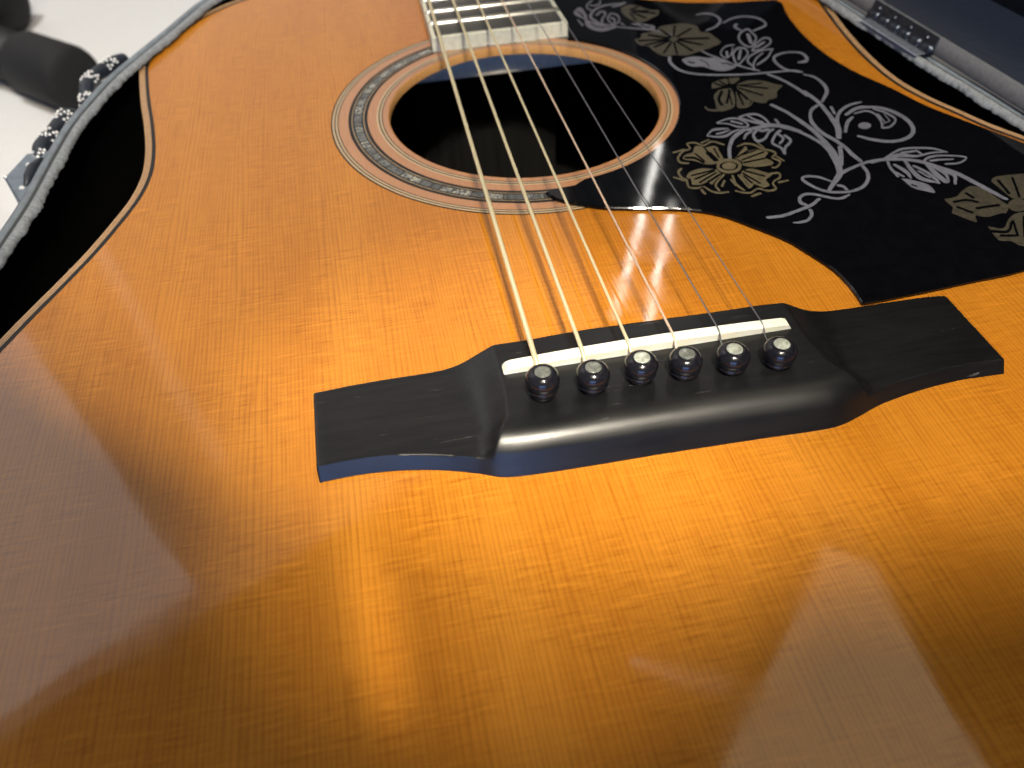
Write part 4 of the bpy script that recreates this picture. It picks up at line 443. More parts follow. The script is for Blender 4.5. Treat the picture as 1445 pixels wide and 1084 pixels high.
def wood(name, c0, c1, c2, coat=1., grain=.25, silk=1., coat_rough=.05, rough=.45):
    q = NT(name)
    co = q.n('ShaderNodeTexCoord'); sep = q.n('ShaderNodeSeparateXYZ'); q.l(co.outputs['Object'], sep.inputs[0])
    x = q.math('MULTIPLY', sep.outputs[0], 1000); y = q.math('MULTIPLY', sep.outputs[1], 1000)
    def vec(sx, sy, z=0.):
        o = q.n('ShaderNodeCombineXYZ'); q.l(q.math('MULTIPLY', x, sx), o.inputs[0]); q.l(q.math('MULTIPLY', y, sy), o.inputs[1]); o.inputs[2].default_value = z
        return o.outputs[0]
    warp = q.noise(vec(.06, .004), 1, 2); warp2 = q.noise(vec(.35, .012, 3.), 1, 2)
    xx = q.math('ADD', x, q.math('ADD', q.math('MULTIPLY', warp, 9), q.math('MULTIPLY', warp2, 1.3)))
    cv = q.n('ShaderNodeCombineXYZ'); q.l(xx, cv.inputs[0])
    w = q.n('ShaderNodeTexWave', wave_type='BANDS', bands_direction='X', wave_profile='SAW'); w.inputs['Scale'].default_value = grain; w.inputs['Distortion'].default_value = 0
    q.l(cv.outputs[0], w.inputs['Vector'])
    line = q.ramp(w.outputs['Fac'], [(.0, (.25,)*3), (.12, (0,)*3), (.55, (.12,)*3), (.92, (1,)*3), (1., (.55,)*3)])
    fib = q.noise(vec(2.2, .05, 7.), 1, 4, .65)            # fine fibre
    brk = q.noise(vec(.5, .09, 2.), 1, 3, .6)               # lines fade in and out
    broad = q.noise(vec(.045, .004, 5.), 1, 2)
    base = q.mix(c1, c2, q.ramp(broad, [(.3, (0,)*3), (.7, (1,)*3)]))
    base = q.mix(base, c0, q.math('MULTIPLY', line, q.math('MULTIPLY', q.ramp(brk, [(.3, (.5,)*3), (.65, (1,)*3)]), .46)))
    base = q.mix(base, c0, q.math('MULTIPLY', q.ramp(fib, [(.5, (0,)*3), (.75, (1,)*3)]), .45))
    # silk: short bright and dark flecks across the grain
    sv = vec(.11, 1.25, 11.); s1 = q.noise(sv, 1, 4, .65, .08); mask = q.noise(vec(.03, .045, 4.), 1, 3)
    mk = q.ramp(mask, [(.38, (.35,)*3), (.6, (1,)*3)])
    base = q.mix(base, tuple(min(1, a*1.35) for a in c2), q.math('MULTIPLY', q.math('MULTIPLY', q.ramp(s1, [(.53, (0,)*3), (.70, (1,)*3)]), mk), .46*silk))
    base = q.mix(base, c0, q.math('MULTIPLY', q.math('MULTIPLY', q.ramp(s1, [(.31, (1,)*3), (.46, (0,)*3)]), mk), .44*silk))
    # little pits and pores
    dots = q.noise(vec(1.6, .5, 9.), 1, 2, .5)
    base = q.mix(base, tuple(a*.5 for a in c0), q.math('MULTIPLY', q.ramp(dots, [(.74, (0,)*3), (.8, (1,)*3)]), .6))
    q.set(Base_Color=base, Roughness=rough, Coat_Weight=coat, Coat_Roughness=coat_rough, Coat_IOR=1.5)
    q.b.inputs['Specular IOR Level'].default_value = .06
    sm = q.noise(vec(.035, .05, 21.), 1, 5, .7); q.l(q.math('ADD', q.math('MULTIPLY', q.ramp(sm, [(.42, (0,)*3), (.62, (1,)*3)]), .06), coat_rough-.015), q.b.inputs['Coat Roughness'])
    h = q.math('ADD', q.math('MULTIPLY', line, -.5), q.math('ADD', fib, q.math('MULTIPLY', s1, .5)))
    q.bump(h, .35, .00006)
    wav = q.math('ADD', q.noise(vec(.03, .03, 1.), 1, 1), q.math('ADD', q.math('MULTIPLY', q.noise(vec(.5, .12, 6.), 1, 2), .03), q.math('MULTIPLY', line, -.006)))
    q.bump(wav, .5, .00022, 'Coat Normal')
    return q.m

M = {}
M['spruce'] = wood('aged_spruce', (.20, .050, .002), (.46, .163, .011), (.55, .215, .020), grain=.285)
M['rim_wood'] = wood('soundhole_edge', (.36, .16, .05), (.56, .29, .10), (.62, .34, .13), coat=.3, silk=.2)
M['mahogany'] = wood('mahogany', (.05, .018, .008), (.12, .045, .02), (.16, .06, .025), silk=.2, grain=.12)
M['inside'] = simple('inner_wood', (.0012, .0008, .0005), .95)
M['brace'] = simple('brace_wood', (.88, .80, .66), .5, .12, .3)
M['cream'] = simple('cream_line', (.50, .36, .20), .3, .15, 1.5, Coat_Weight=1., Coat_Roughness=.05)
M['binding'] = simple('tan_binding', (.48, .29, .145), .4, .2, .8)
M['binding_line'] = simple('binding_line', (.10, .045, .02), .4)
M['black'] = simple('black_purfling', (.008, .0075, .007), .55, .2, 1.)
M['ring_wood'] = wood('rosette_wood', (.30, .125, .055), (.43, .215, .112), (.48, .25, .135), silk=.3, grain=.4)

def pickguard_mat():
    q = NT('pickguard_black'); v = q.coords()
    f = q.noise(v, .25, 5, .65)
    c = q.ramp(f, [(.3, (.0016, .0018, .0026)), (.75, (.003, .0032, .0042))])
    scr = q.noise(q.coords((60, 900, 1000)), 1, 2)
    r = q.math('ADD', q.math('MULTIPLY', q.noise(v, .12, 3), .05), .03)
    q.set(Base_Color=c, Roughness=r); q.b.inputs['Specular IOR Level'].default_value = .36
    q.bump(q.noise(v, .04, 2), .12, .0005)
    return q.m
M['pickguard'] = pickguard_mat()
def inlay(name, col, dark, sc):
    q = NT(name); v = q.coords(); f = q.noise(v, sc, 5, .7)
    q.set(Base_Color=q.ramp(f, [(.32, dark), (.6, col)]), Roughness=.5)
    return q.m
M['white_ink'] = inlay('engraved_white', (.145, .15, .185), (.09, .095, .12), .5)
M['gold_ink'] = inlay('engraved_gold', (.115, .094, .052), (.045, .037, .02), .9)
M['dim_gold'] = inlay('dim_gold', (.060, .053, .036), (.018, .016, .012), .7)  # dim copies of both inks: weaker light and blur put into the colour
M['dim_white'] = inlay('dim_white', (.12, .12, .15), (.06, .06, .08), .6)

def ebony():
    q = NT('dark_bridge_wood'); v = q.coords((60, 700, 700))
    f = q.noise(v, 1, 5, .65); g = q.noise(q.coords((1000,)*3), .05, 3)
    c = q.ramp(f, [(.35, (.0035, .0036, .0042)), (.7, (.007, .007, .0072)), (.8, (.014, .013, .012))])
    q.set(Base_Color=c, Roughness=q.ramp(g, [(.3, (.30,)*3), (.7, (.40,)*3)])); q.b.inputs['Specular IOR Level'].default_value = .5
    sc = q.noise(q.coords((90, 1800, 900)), 1, 2, .5, 1.5); sm = q.noise(q.coords((1000,)*3), .09, 2)
    c = q.mix(c, (.10, .095, .09), q.math('MULTIPLY', q.ramp(sc, [(.70, (0,)*3), (.74, (1,)*3)]), q.ramp(sm, [(.5, (0,)*3), (.62, (.8,)*3)])))
    du = q.noise(q.coords((1000,)*3), .9, 2)
    c = q.mix(c, (.30, .28, .25), q.ramp(du, [(.80, (0,)*3), (.83, (.8,)*3)])); q.set(Base_Color=c)
    q.bump(q.math('ADD', f, q.math('MULTIPLY', sc, .6)), .25, .00006)
    return q.m
M['ebony'] = ebony()
M['fingerboard'] = simple('fingerboard_wood', (.035, .034, .032), .45, .3, .4)
M['pin'] = simple('pin_plastic', (.008, .008, .011), .16, .3, 1.)
M['fret'] = simple('fret_metal', (.75, .73, .66), .28, .1, 1., 1.)
M['fb_binding'] = simple('fingerboard_binding', (.66, .66, .55), .4, .12, .5)

def bone():
    q = NT('bone_saddle'); v = q.coords((150, 1000, 1000))
    q.set(Base_Color=q.ramp(q.noise(v, .5, 4), [(.3, (.80, .78, .64)), (.7, (.88, .87, .76))]), Roughness=.35, Subsurface_Weight=.15, Subsurface_Scale=.002)
    return q.m
M['bone'] = bone()

def pearl(name, sc, ctr, gain=1.):
    q = NT(name); v = q.coords()
    f = q.noise(v, sc, 4, .6, 1.2); g = q.noise(q.coords((900, 1300, 1000)), sc*.6, 3, .6, 2.)
    h = q.ramp(g, [(.25, (.10, .11, .12)), (.4, (.30, .31, .27)), (.5, (.12, .15, .16)), (.6, (.42, .41, .32)), (.72, (.15, .18, .24)), (.85, (.40, .33, .30))])
    if gain != 1: h = q.mix(h, (.62, .66, .56), gain-1)
    oi = q.n('ShaderNodeObjectInfo')
    h = q.mix((.02, .022, .025), h, q.ramp(oi.outputs['Random'], [(.1, (.25,)*3), (.9, (1,)*3)]))
    if ctr > .5: h = q.mix(h, (.52, .50, .40), q.math('MULTIPLY', q.ramp(oi.outputs['Random'], [(.55, (0,)*3), (.8, (1,)*3)]), q.ramp(f, [(.48, (0,)*3), (.6, (.9,)*3)])))
    q.set(Base_Color=q.mix(h, (.03, .03, .03), q.ramp(f, [(.42, (ctr,)*3), (.55, (0,)*3)])), Roughness=.22, Coat_Weight=1., Coat_Roughness=.04, Metallic=.15)
    return q.m
M['abalone'] = pearl('abalone', .55, .85)
M['pearl'] = pearl('pin_pearl', .5, .4, 1.75)

def wound(name, col):
    q = NT(name); v = q.coords()
    w = q.n('ShaderNodeTexWave', wave_type='BANDS', bands_direction='Y', wave_profile='SIN'); w.inputs['Scale'].default_value = .95
    q.l(v, w.inputs['Vector'])
    q.set(Base_Color=q.mix(tuple(a*.7 for a in col), col, w.outputs['Fac']), Roughness=.42, Metallic=.5)
    q.bump(w.outputs['Fac'], .6, .00006)
    return q.m
M['bronze'] = wound('bronze_winding', (1., .89, .58)); M['copper'] = wound('rosy_winding', (1., .76, .58))
M['steel'] = simple('plain_steel', (.40, .40, .43), .3, .1, 1., 1.)

def plush(name, col, sc=.35, sh=.08):
    q = NT(name); v = q.coords(); f = q.noise(v, sc, 6, .7); g = q.noise(v, .03, 3)
    q.set(Base_Color=q.mix(tuple(a*.45 for a in col), col, q.math('MULTIPLY', f, g)), Roughness=.95, Sheen_Weight=sh, Sheen_Roughness=.5)
    q.b.inputs['Specular IOR Level'].default_value = .1
    q.bump(f, .8, .0006)
    return q.m
M['plush'] = plush('black_plush', (.0012, .0014, .0016), .35, 0); M['lid_plush'] = plush('navy_plush', (.002, .004, .010), .35, 0); M['lid_side'] = plush('lid_side_lit', (.014, .024, .05))  # lid side and panel: one lining, its lit and shaded tones put into colour
M['lip_cloth'] = simple('rim_cloth', (.23, .25, .275), .9, .3, .8, bumpd=.15)
M['shell'] = simple('case_shell', (.17, .20, .235), .5, .2, .2, bumpd=.1)
M['groove'] = simple('rim_groove', (.06, .065, .07), .7)
M['lid_rim'] = simple('lid_rim', (.12, .125, .14), .7, .15, .6, bumpd=.15)
M['steel_plate'] = simple('hinge_plate', (.45, .50, .58), .35, .2, .5, .8)
M['dark_steel'] = simple('hinge_barrel', (.05, .06, .08), .35, .3, .5, .8)
M['latch'] = simple('latch_metal', (.22, .27, .32), .35, .15, .3, .6)
M['rubber'] = simple('black_rubber', (.003, .003, .004), .8, .3, .3, bumpd=.05)
M['tube'] = simple('black_tube', (.005, .005, .0055), .6, .3, .2)
M['white_bead'] = simple('white_bead', (.75, .75, .75), .35); M['black_bead'] = simple('black_bead', (.015, .02, .03), .4)
def floor_mat():
    q = NT('pale_floor'); v = q.coords()
    a = q.noise(v, .006, 4, .6); b = q.noise(v, .15, 5, .7)
    c = q.mix((.60, .585, .57), (.68, .675, .665), a); c = q.mix(c, (.47, .46, .45), q.math('MULTIPLY', q.ramp(b, [(.5, (0,)*3), (.75, (1,)*3)]), .25))
    q.set(Base_Color=c, Roughness=.75); q.bump(b, .4, .0008)
    return q.m
M['floor'] = floor_mat()

# ---------------------------------------------------------------- floor
fl_o = mesh('floor', [(-3000, -3000, -126), (3000, -3000, -126), (3000, 3000, -126), (-3000, 3000, -126)], [(0, 1, 2, 3)], M['floor'])
fl_o['kind'] = 'structure'

# ---------------------------------------------------------------- guitar
G = thing('acoustic_guitar', 'amber spruce acoustic guitar with flowered black pickguard lying in its open case', 'guitar')
LEFT = [(0, 287.5), (-28, 287), (-60, 285.5), (-88, 279), (-108.5, 268), (-122.3, 255), (-132, 240), (-140.7, 222.9), (-143.2, 210), (-142.3, 197.7), (-139.4, 176.7), (-135.9, 156.2), (-133.6, 138), (-133.2, 123.3), (-135.2, 110.1), (-139.7, 96.2), (-145, 82.5), (-151.3, 68.9), (-157.2, 56.8), (-164, 42), (-175, 18), (-186, -10), (-193, -45), (-190, -80), (-178, -110), (-155, -138), (-120, -158), (-70, -169), (0, -172)]
RIGHT = [(60, 285.5), (88, 279), (108, 268), (122, 255), (132, 240), (140.5, 222), (144, 207), (143.9, 196.2), (140.9, 179.2), (138.1, 161.9), (136.1, 142.4), (136, 123.6), (139, 108.4), (144.4, 94.7), (148.8, 84), (154.1, 74.8), (162, 60), (172, 38), (180, 10), (185, -20), (187, -50), (184, -85), (172, -115), (150, -140), (115, -159), (70, -169)]
OUT = crv(LEFT+RIGHT[::-1], 7, True)                   # counter-clockwise seen from above
sgn = 1
cx_, cy_ = OUT[60]; nx_, ny_ = normals(OUT)[60]
if nx_*(0-cx_)+ny_*(60-cy_) < 0: sgn = -1
def inn(d): return offset(OUT, sgn*d)
HC = (-.85, 138.67)
def circ(r, n=120): return [(HC[0]+r*math.cos(2*PI*k/n), HC[1]+r*math.sin(2*PI*k/n)) for k in range(n)]
RH = 48.9
bm = fill(inn(3.6), 0, [circ(RH)])
bm.faces.ensure_lookup_table()
top = from_bm('soundboard', bm, [M['spruce'], M['rim_wood']], G)
ca, cb = circ(RH), circ(RH-.25)
V, F = loft([[(x, y, 0) for x, y in ca], [(x, y, -.35) for x, y in cb], [(x, y, -3.2) for x, y in cb]])
mesh('soundhole_edge', V, F, M['rim_wood'], G, True)
# edge: tan binding with two fine lines, then black purfling
def strip(name, a, b, z, mat, parent, drop=0):
    A, B = inn(a), inn(b)
    V, F = loft([[(x, y, z-drop) for x, y in A], [(x, y, z) for x, y in B]], True)
    return mesh(name, V, F, mat, parent, True)
bnd = strip('binding', .35, .95, .12, M['binding'], G)
V, F = loft([[(x, y, -7) for x, y in inn(0)], [(x, y, -.25) for x, y in inn(0)], [(x, y, .12) for x, y in inn(.35)]])
mesh('binding_edge', V, F, M['binding'], bnd, True)
strip('binding_line', .95, 1.15, .10, M['binding_line'], bnd)
strip('binding_band', 1.15, 1.7, .12, M['binding'], bnd)
strip('binding_line', 1.7, 1.85, .10, M['binding_line'], bnd)
strip('binding_band', 1.85, 2.3, .12, M['binding'], bnd)
strip('purfling', 2.3, 3.6, .06, M['black'], G)
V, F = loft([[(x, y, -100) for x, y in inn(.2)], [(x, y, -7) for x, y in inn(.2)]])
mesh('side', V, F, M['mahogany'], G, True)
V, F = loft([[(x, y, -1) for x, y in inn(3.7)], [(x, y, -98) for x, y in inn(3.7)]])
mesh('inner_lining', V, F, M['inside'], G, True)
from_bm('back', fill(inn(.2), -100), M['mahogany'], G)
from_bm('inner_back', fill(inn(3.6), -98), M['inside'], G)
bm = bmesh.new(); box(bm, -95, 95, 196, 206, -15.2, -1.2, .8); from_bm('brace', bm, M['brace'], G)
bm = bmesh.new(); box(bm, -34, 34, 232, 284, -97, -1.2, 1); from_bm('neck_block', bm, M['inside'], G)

# rosette
ros = None
def annulus(name, a, b, z, mat, parent, t0=0, t1=2*PI, n=180):
    full = t1-t0 > 6.28
    m = n if full else n+1
    T = [t0+(t1-t0)*k/n for k in range(m)]
    V, F = loft([[(HC[0]+r*math.cos(t), HC[1]+r*math.sin(t), z) for t in T] for r in (a, b)], full, True)
    return mesh(name, V, F, mat, parent)
ros = annulus('rosette', 56.4, 57.6, .07, M['black'], G)
annulus('wood_ring', 53.7, 56.4, .04, M['ring_wood'], ros)
annulus('wood_ring', 63.2, 66.7, .04, M['ring_wood'], ros)
annulus('wood_ring', 49.1, 51.0, .04, M['ring_wood'], ros)
annulus('black_ring', 62.0, 63.2, .07, M['black'], ros)
annulus('cream_ring', 57.6, 57.85, .08, M['cream'], ros); annulus('cream_ring', 61.75, 62.0, .08, M['cream'], ros)
annulus('black_ring', 57.85, 58.45, .07, M['black'], ros); annulus('black_ring', 61.15, 61.75, .07, M['black'], ros)
for r0 in (51.0, 66.7):
    for a, b, c in ((0, .35, 'black'), (.35, 1.0, 'cream'), (1.0, 1.45, 'black'), (1.45, 2.15, 'cream'), (2.15, 2.7, 'black' if r0 > 60 else 'ring_wood')):
        annulus(c.replace('ring_wood', 'wood')+'_ring', r0+a, r0+b, .07 if c != 'ring_wood' else .04, M[c], ros)
rnd = random.Random(5)
t = .3*PI+.9
while t < 2*PI+.12:                                      # the visible arc of shell pieces
    dt = rnd.uniform(.055, .115)
    if math.sin(t) < .93 and not (t > 5.0):
        pc = annulus('abalone_piece', 58.47, 61.13, .08+rnd.uniform(-.012, .012), M['abalone'], ros, t+.004, t+dt-.004, 5)
    t += dt
annulus('ring_bed', 58.45, 61.15, .03, M['black'], ros)

# pickguard
pgl = crv([(-6.46, 79.69), (-3.96, 75.05), (1.15, 71.4), (8.88, 67.14), (15.59, 65.07), (30.66, 60.91), (40.66, 55.58), (47.81, 47.72), (54.34, 39.38), (58.13, 31.32), (61.07, 23.45), (61.9, 16.18), (61.7, 11.0), (61.6, 9.0)], 4)
pgb = crv([(66.0, 9.0), (79.25, 9.6), (93.21, 10.5), (109.2, 11.5), (125, 15), (140, 24), (150, 38), (153.0, 52), (152.2, 63), (149.86, 69.45), (139.71, 87.89), (133.52, 99.77), (128.57, 114.67), (122.47, 129.64), (119.28, 144.71), (118.64, 163.13), (120.65, 182.32), (124.0, 195.5)], 4)
pgt = crv([(122.5, 199.9), (105.77, 202.06), (91.97, 205.24), (82.62, 208.51), (70.32, 214.73), (55, 224), (42, 232), (32, 236)], 4)
RG = 55.3
aS = math.atan2(191-HC[1], 30-HC[0]); 
arc = [(HC[0]+RG*math.cos(t), HC[1]+RG*math.sin(t)) for t in [aS+(math.atan2(84.2-HC[1], 7-HC[0])-aS)*k/44 for k in range(45)]]
PG = pgl+pgb+pgt+[(28.6, 236), (28.6, 191.5)]+arc+[(3.2, 81.3), (-2.2, 80.9)]
area = sum(PG[i][0]*PG[(i+1) % len(PG)][1]-PG[(i+1) % len(PG)][0]*PG[i][1] for i in range(len(PG)))
if area < 0: PG = PG[::-1]
PGi = offset(PG, .35)
bm = fill(PGi, 1.2)
V, F = loft([[(x, y, .1) for x, y in PG], [(x, y, .85) for x, y in PG], [(x, y, 1.2) for x, y in PGi]])
vs = [bm.verts.new(v) for v in V]
for f in F: bm.faces.new([vs[i] for i in f])
pg = from_bm('pickguard', bm, M['pickguard'], G)

DIMMED = [i for i, a in enumerate(ART) if a[0] == 'engraved_flower'][1:]+[max(i for i, a in enumerate(ART) if a[0] == 'engraved_leaf')-1]
def ribbon(V, F, P, z0):
    base = len(V); m = len(P)
    for i, (x, y, w) in enumerate(P):
        a = P[max(i-1, 0)]; b = P[min(i+1, m-1)]; dx, dy = b[0]-a[0], b[1]-a[1]; l = math.hypot(dx, dy) or 1
        nx, ny = -dy/l*w/2, dx/l*w/2; z = z0+.006*i/m
        V.append((x+nx, y+ny, z)); V.append((x-nx, y-ny, z))
    for i in range(m-1): F.append((base+2*i, base+2*i+1, base+2*i+3, base+2*i+2))
    # rounded ends
    for e, q in ((0, 1), (m-1, m-2)):
        x, y, w = P[e]; a = math.atan2(y-P[q][1], x-P[q][0]); b0 = len(V); z = z0+.006*e/m
        for k in range(7):
            t = a-PI/2+PI*k/6
            V.append((x+math.cos(t)*w/2, y+math.sin(t)*w/2, z))
        F.append(tuple(range(b0, b0+7)))
for kk, (name, colr, items) in enumerate(ART):
    far = kk in DIMMED
    V = []; F = []; I = []
    for k, (typ, s) in enumerate(items):
        P = [tuple(float(v) for v in q.split(',')) for q in s.split()]
        if typ == 's': P = [(a, b, max(.3, c*.76)) for a, b, c in P]
        if typ == 'd': P = [(a, b, c*1.35+.12) for a, b, c in P]
        z = 1.225+.011*k; nf = len(F)
        if typ == 'f':
            if sum(P[i][0]*P[(i+1) % len(P)][1]-P[(i+1) % len(P)][0]*P[i][1] for i in range(len(P))) < 0: P = P[::-1]
            b = fill(P, z); b.verts.index_update(); base = len(V)
            V += [tuple(v.co) for v in b.verts]; F += [tuple(base+v.index for v in f.verts) for f in b.faces]; b.free()
        else: ribbon(V, F, P, z)
        I += [1 if typ == 'd' else 0]*(len(F)-nf)
    o = mesh(name, V, F, [M[('dim_white' if far else 'white_ink') if colr == 'w' else ('dim_gold' if far else 'gold_ink')], M['pickguard']], pg, False, I)
    bmq = bmesh.new(); bmq.from_mesh(o.data)
    for f in bmq.faces:
        f.normal_update()
        if f.normal.z < 0: f.normal_flip()
    bmq.to_mesh(o.data); bmq.free()

# bridge: low wings, raised belly with a round front shoulder
BACK = [(-79.6, 7.0), (-70, 7.5), (-61, 7.6), (-51, 7.5), (-44.5, 8.0), (-40, 8.6), (-36, 8.7), (-27, 8.6), (-14, 8.9), (5, 8.3), (20, 7.8), (33, 7.5), (38, 7.0), (43, 6.5), (50, 6.2), (56, 5.9), (67, 5.8), (77, 5.4), (81.3, 4.8)]
FRONT = [(-79.9, -17.6), (-71, -17.4), (-62, -18.2), (-53, -20.2), (-46, -22.6), (-41.5, -24.6), (-38, -25.4), (-33, -25.8), (-25, -26.1), (-5, -26.5), (15, -27.1), (32, -27.8), (37.5, -27.4), (42.4, -25.9), (49.5, -23.5), (60, -21.6), (69, -20.8), (76, -20.9), (82.1, -21.2)]
def zbridge(x, y, yb, yf):
    c = .8; u = (y-yf)/(yb-yf)
    e = 36.6+max(0, (-6-y))*.12+max(0, (-14-y))*.45           # the step flares towards the front
    xs = abs(x-.8); wd = max(4.5, 14-max(0, 6-y)*.32)
    t = max(0, min(1, (e+wd-xs)/wd)); k = t**2.1*(1-.12*t**6)/.88
    front = y-yf
    zc = 7.9
    if front < 9.5:
        if front < 2.6: zc = .25+1.75*front
        else: q = (9.5-front)/6.9; zc = 7.9-3.1*q**2.6
    zw = 3.35
    z = zw+(zc-zw)*k
    z = min(z, .25+1.75*front)
    ed = min(front, yb-y)
    rr = .8
    ed = yb-y
    if ed < rr: z -= .45*(1-math.sqrt(max(0, 1-((rr-ed)/rr)**2)))
    dx = min(x+79.7, 81.8-x)
    if dx < rr: z -= .45*(1-math.sqrt(max(0, 1-((rr-dx)/rr)**2)))
    return z
xsamp = sorted(set([-79.7, -79.55, -79.3, -79.0] + [-79+i*1.5 for i in range(22)] + [-46+i*.35 for i in range(40)] + [-32+i*3 for i in range(22)] + [33+i*.45 for i in range(45)] + [53.5+i*1.5 for i in range(19)] + [81.2, 81.55, 81.8]))
us = [0, .004, .009, .016, .023, .03]+[.03+.0104*(i+1) for i in range(24)]+[.28+.022*(i+1) for i in range(32)]; us = [u for u in us if u < .965]+[.97, .984, .991, .996, 1]
BK = crv(BACK, 6); FR = crv(FRONT, 6)
rows = []
for x in xsamp:
    s = (x+79.7)/161.5
    yb, yf = interp(x, BK), interp(x, FR)
    xo = lambda u: x+(0 if True else 0)
    top_r = [(x+(-.2 if False else 0)+(.45*(1-u)*s), yf+(yb-yf)*u, zbridge(x, yf+(yb-yf)*u, yb, yf)) for u in us]
    rows.append([(x+.45*s, yf-.08, 0.02)]+top_r+[(x, yb+.05, 0.02)])
V, F = loft(rows, False, True)
m_ = len(rows[0])
F.append(tuple(range(m_))[::-1][::-1]); F.append(tuple(range(len(V)-m_, len(V)))[::-1])
bm = bmesh.new(); vv = [bm.verts.new(v) for v in V]
for f in F: bm.faces.new([vv[i] for i in f])
br = from_bm('bridge', bm, M['ebony'], G, True)
br.data.polygons[-1].use_smooth = False; br.data.polygons[-2].use_smooth = False
try:
    br.data.set_sharp_from_angle(angle=math.radians(50))
except Exception: pass
# saddle
bm = bmesh.new()
def sad_top(x): return 9.55+.95*(1-(x/36)**2)
prof = []
xs = [-35.6+71.0*k/60 for k in range(61)]
rowsS = []
for x in xs:
    e = min(x+35.6, 35.4-x); zt = sad_top(x); r = 2.6
    if e < r: zt -= r*(1-math.sqrt(max(0, 1-((r-e)/r)**2)))*.85
    y0, y1 = -2.3-.006*(x), .75-.012*x
    rowsS.append([(x, y0, 7.5), (x, y0, zt-.35), (x, y0+.35, zt), (x, y1-.5, zt), (x, y1, zt-.5), (x, y1, 7.5)])
V, F = loft(rowsS, False); F += [tuple(range(6)), tuple(range(len(V)-6, len(V)))[::-1]]
vv = [bm.verts.new(v) for v in V]
for f in F: bm.faces.new([vv[i] for i in f])
from_bm('saddle', bm, M['bone'], br)

# pins and strings
SX = [-27.6, -16.5, -5.4, 5.6, 16.7, 27.8]
PINX = [-27.9, -16.5, -5.2, 5.0, 16.0, 27.0]; PINY = [-10.0, -10.4, -10.0, -10.8, -11.6, -12.3]; PINZ = [1.0, .2, .3, .0, -.2, -.4]
SR = [.67, .54, .42, .32, .21, .16]
SM = ['bronze', 'bronze', 'bronze', 'copper', 'steel', 'steel']
SL = ['thickest wound bronze string', 'second thickest wound bronze string', 'third wound bronze string', 'thin wound string with a rosy tint', 'plain steel string', 'thinnest plain steel string']
PL = ['black pin standing tallest, its pearl dot cracked', None, 'black pin with a pinkish pearl dot', 'black pin with a brown chip in its pearl dot', 'black pin with a greenish pearl dot', 'black pin with a tan dot']
for i in range(6):
    bm = bmesh.new(); dz = PINZ[i]
    lathe(bm, [(2.7, 7.4), (2.9, 8.2+dz*.6), (3.25, 8.9+dz), (3.6, 9.4+dz), (3.65, 9.75+dz), (3.4, 10.0+dz), (3.45, 10.2+dz), (3.75, 10.8+dz), (3.85, 11.5+dz), (3.8, 12.3+dz), (3.5, 13.0+dz), (3.0, 13.6+dz), (2.45, 14.0+dz), (2.05, 14.12+dz), (1.93, 14.05+dz)], PINX[i], PINY[i], 32)
    pn = from_bm('bridge_pin', bm, M['pin'], G, True)
    if PL[i]: pn['label'] = PL[i]
    bm = bmesh.new(); lathe(bm, [(1.9, 14.0+dz), (1.78, 14.14+dz), (1.2, 14.22+dz), (.5, 14.25+dz)], PINX[i], PINY[i], 20)
    from_bm('pearl_dot', bm, M['pearl'], pn, True)
    r = SR[i]; x0 = SX[i]; zt = sad_top(x0)+r
    xe = x0*18/27.7
    bm = bmesh.new()
    P = [(PINX[i]+(x0-PINX[i])*.3, PINY[i]+3.3, 8.0), (PINX[i]+(x0-PINX[i])*.45, PINY[i]+3.9, 8.6), (x0-(x0-PINX[i])*.3, -4.3, zt-1.6), (x0, -2.2, zt-.35), (x0, -1.0, zt), (x0, .6, zt-.02)]
    P += [(x0+(xe-x0)*y/645, y, zt-.02+(7.1+r-zt)*y/645) for y in (3, 40, 100, 160, 220, 300, 450, 645)]
    tube(bm, P, r, 10)
    st = from_bm('string', bm, M[SM[i]], G, True); st['label'] = SL[i]

# fretboard, frets, neck
def hw(y): return 27.7-(y-190)*6.2/455
def fc(y): return .45-(y-190)*.45/455
bm = bmesh.new()
ys = [191.3, 300, 420, 560, 645]
V, F = loft([[(fc(y)-hw(y)+1.7, y, .2), (fc(y)-hw(y)+1.7, y, 5.9), (fc(y)+hw(y)-1.7, y, 5.9), (fc(y)+hw(y)-1.7, y, .2)] for y in ys], True)
F += [(0, 1, 2, 3), tuple(range(len(V)-4, len(V)))]
vv = [bm.verts.new(v) for v in V]
for f in F: bm.faces.new([vv[i] for i in f])
fb = from_bm('fretboard', bm, M['fingerboard'], G)
bm = bmesh.new()
L_ = [(fc(y)-hw(y), y) for y in [189.8]+ys[1:]]; R_ = [(fc(y)+hw(y), y) for y in [189.8]+ys[1:]]
Li = [(fc(y)-hw(y)+1.7, y) for y in ys]; Ri = [(fc(y)+hw(y)-1.7, y) for y in ys]
path_o = L_[::-1]+R_; path_i = Li[::-1]+Ri
V, F = loft([[(x, y, .2) for x, y in path_o], [(x, y, 5.6) for x, y in path_o], [(x, y, 5.92) for x, y in offset(path_o, .15, False)], [(x, y, 5.92) for x, y in path_i]], False)
vv = [bm.verts.new(v) for v in V]
for f in F: bm.faces.new([vv[i] for i in f])
from_bm('fretboard_binding', bm, M['fb_binding'], fb)
for n in range(20, 0, -1):
    y = 645*2**(-n/12.)
    h = hw(y)-.35
    bm = bmesh.new(); pr = []
    for x in (-h, -h+.8, h-.8, h):
        s = .35 if abs(x) > h-.1 else 1
        pr.append([(fc(y)+x, y+1.2*math.cos(t), 5.9+1.05*s*math.sin(t)) for t in [PI*k/8 for k in range(9)]])
    V, F = loft(pr, False); F += [tuple(range(9)), tuple(range(len(V)-9, len(V)))[::-1]]
    vv = [bm.verts.new(v) for v in V]
    for f in F: bm.faces.new([vv[i] for i in f])
    from_bm('fret', bm, M['fret'], fb, True)
bm = bmesh.new()
rowsN = []
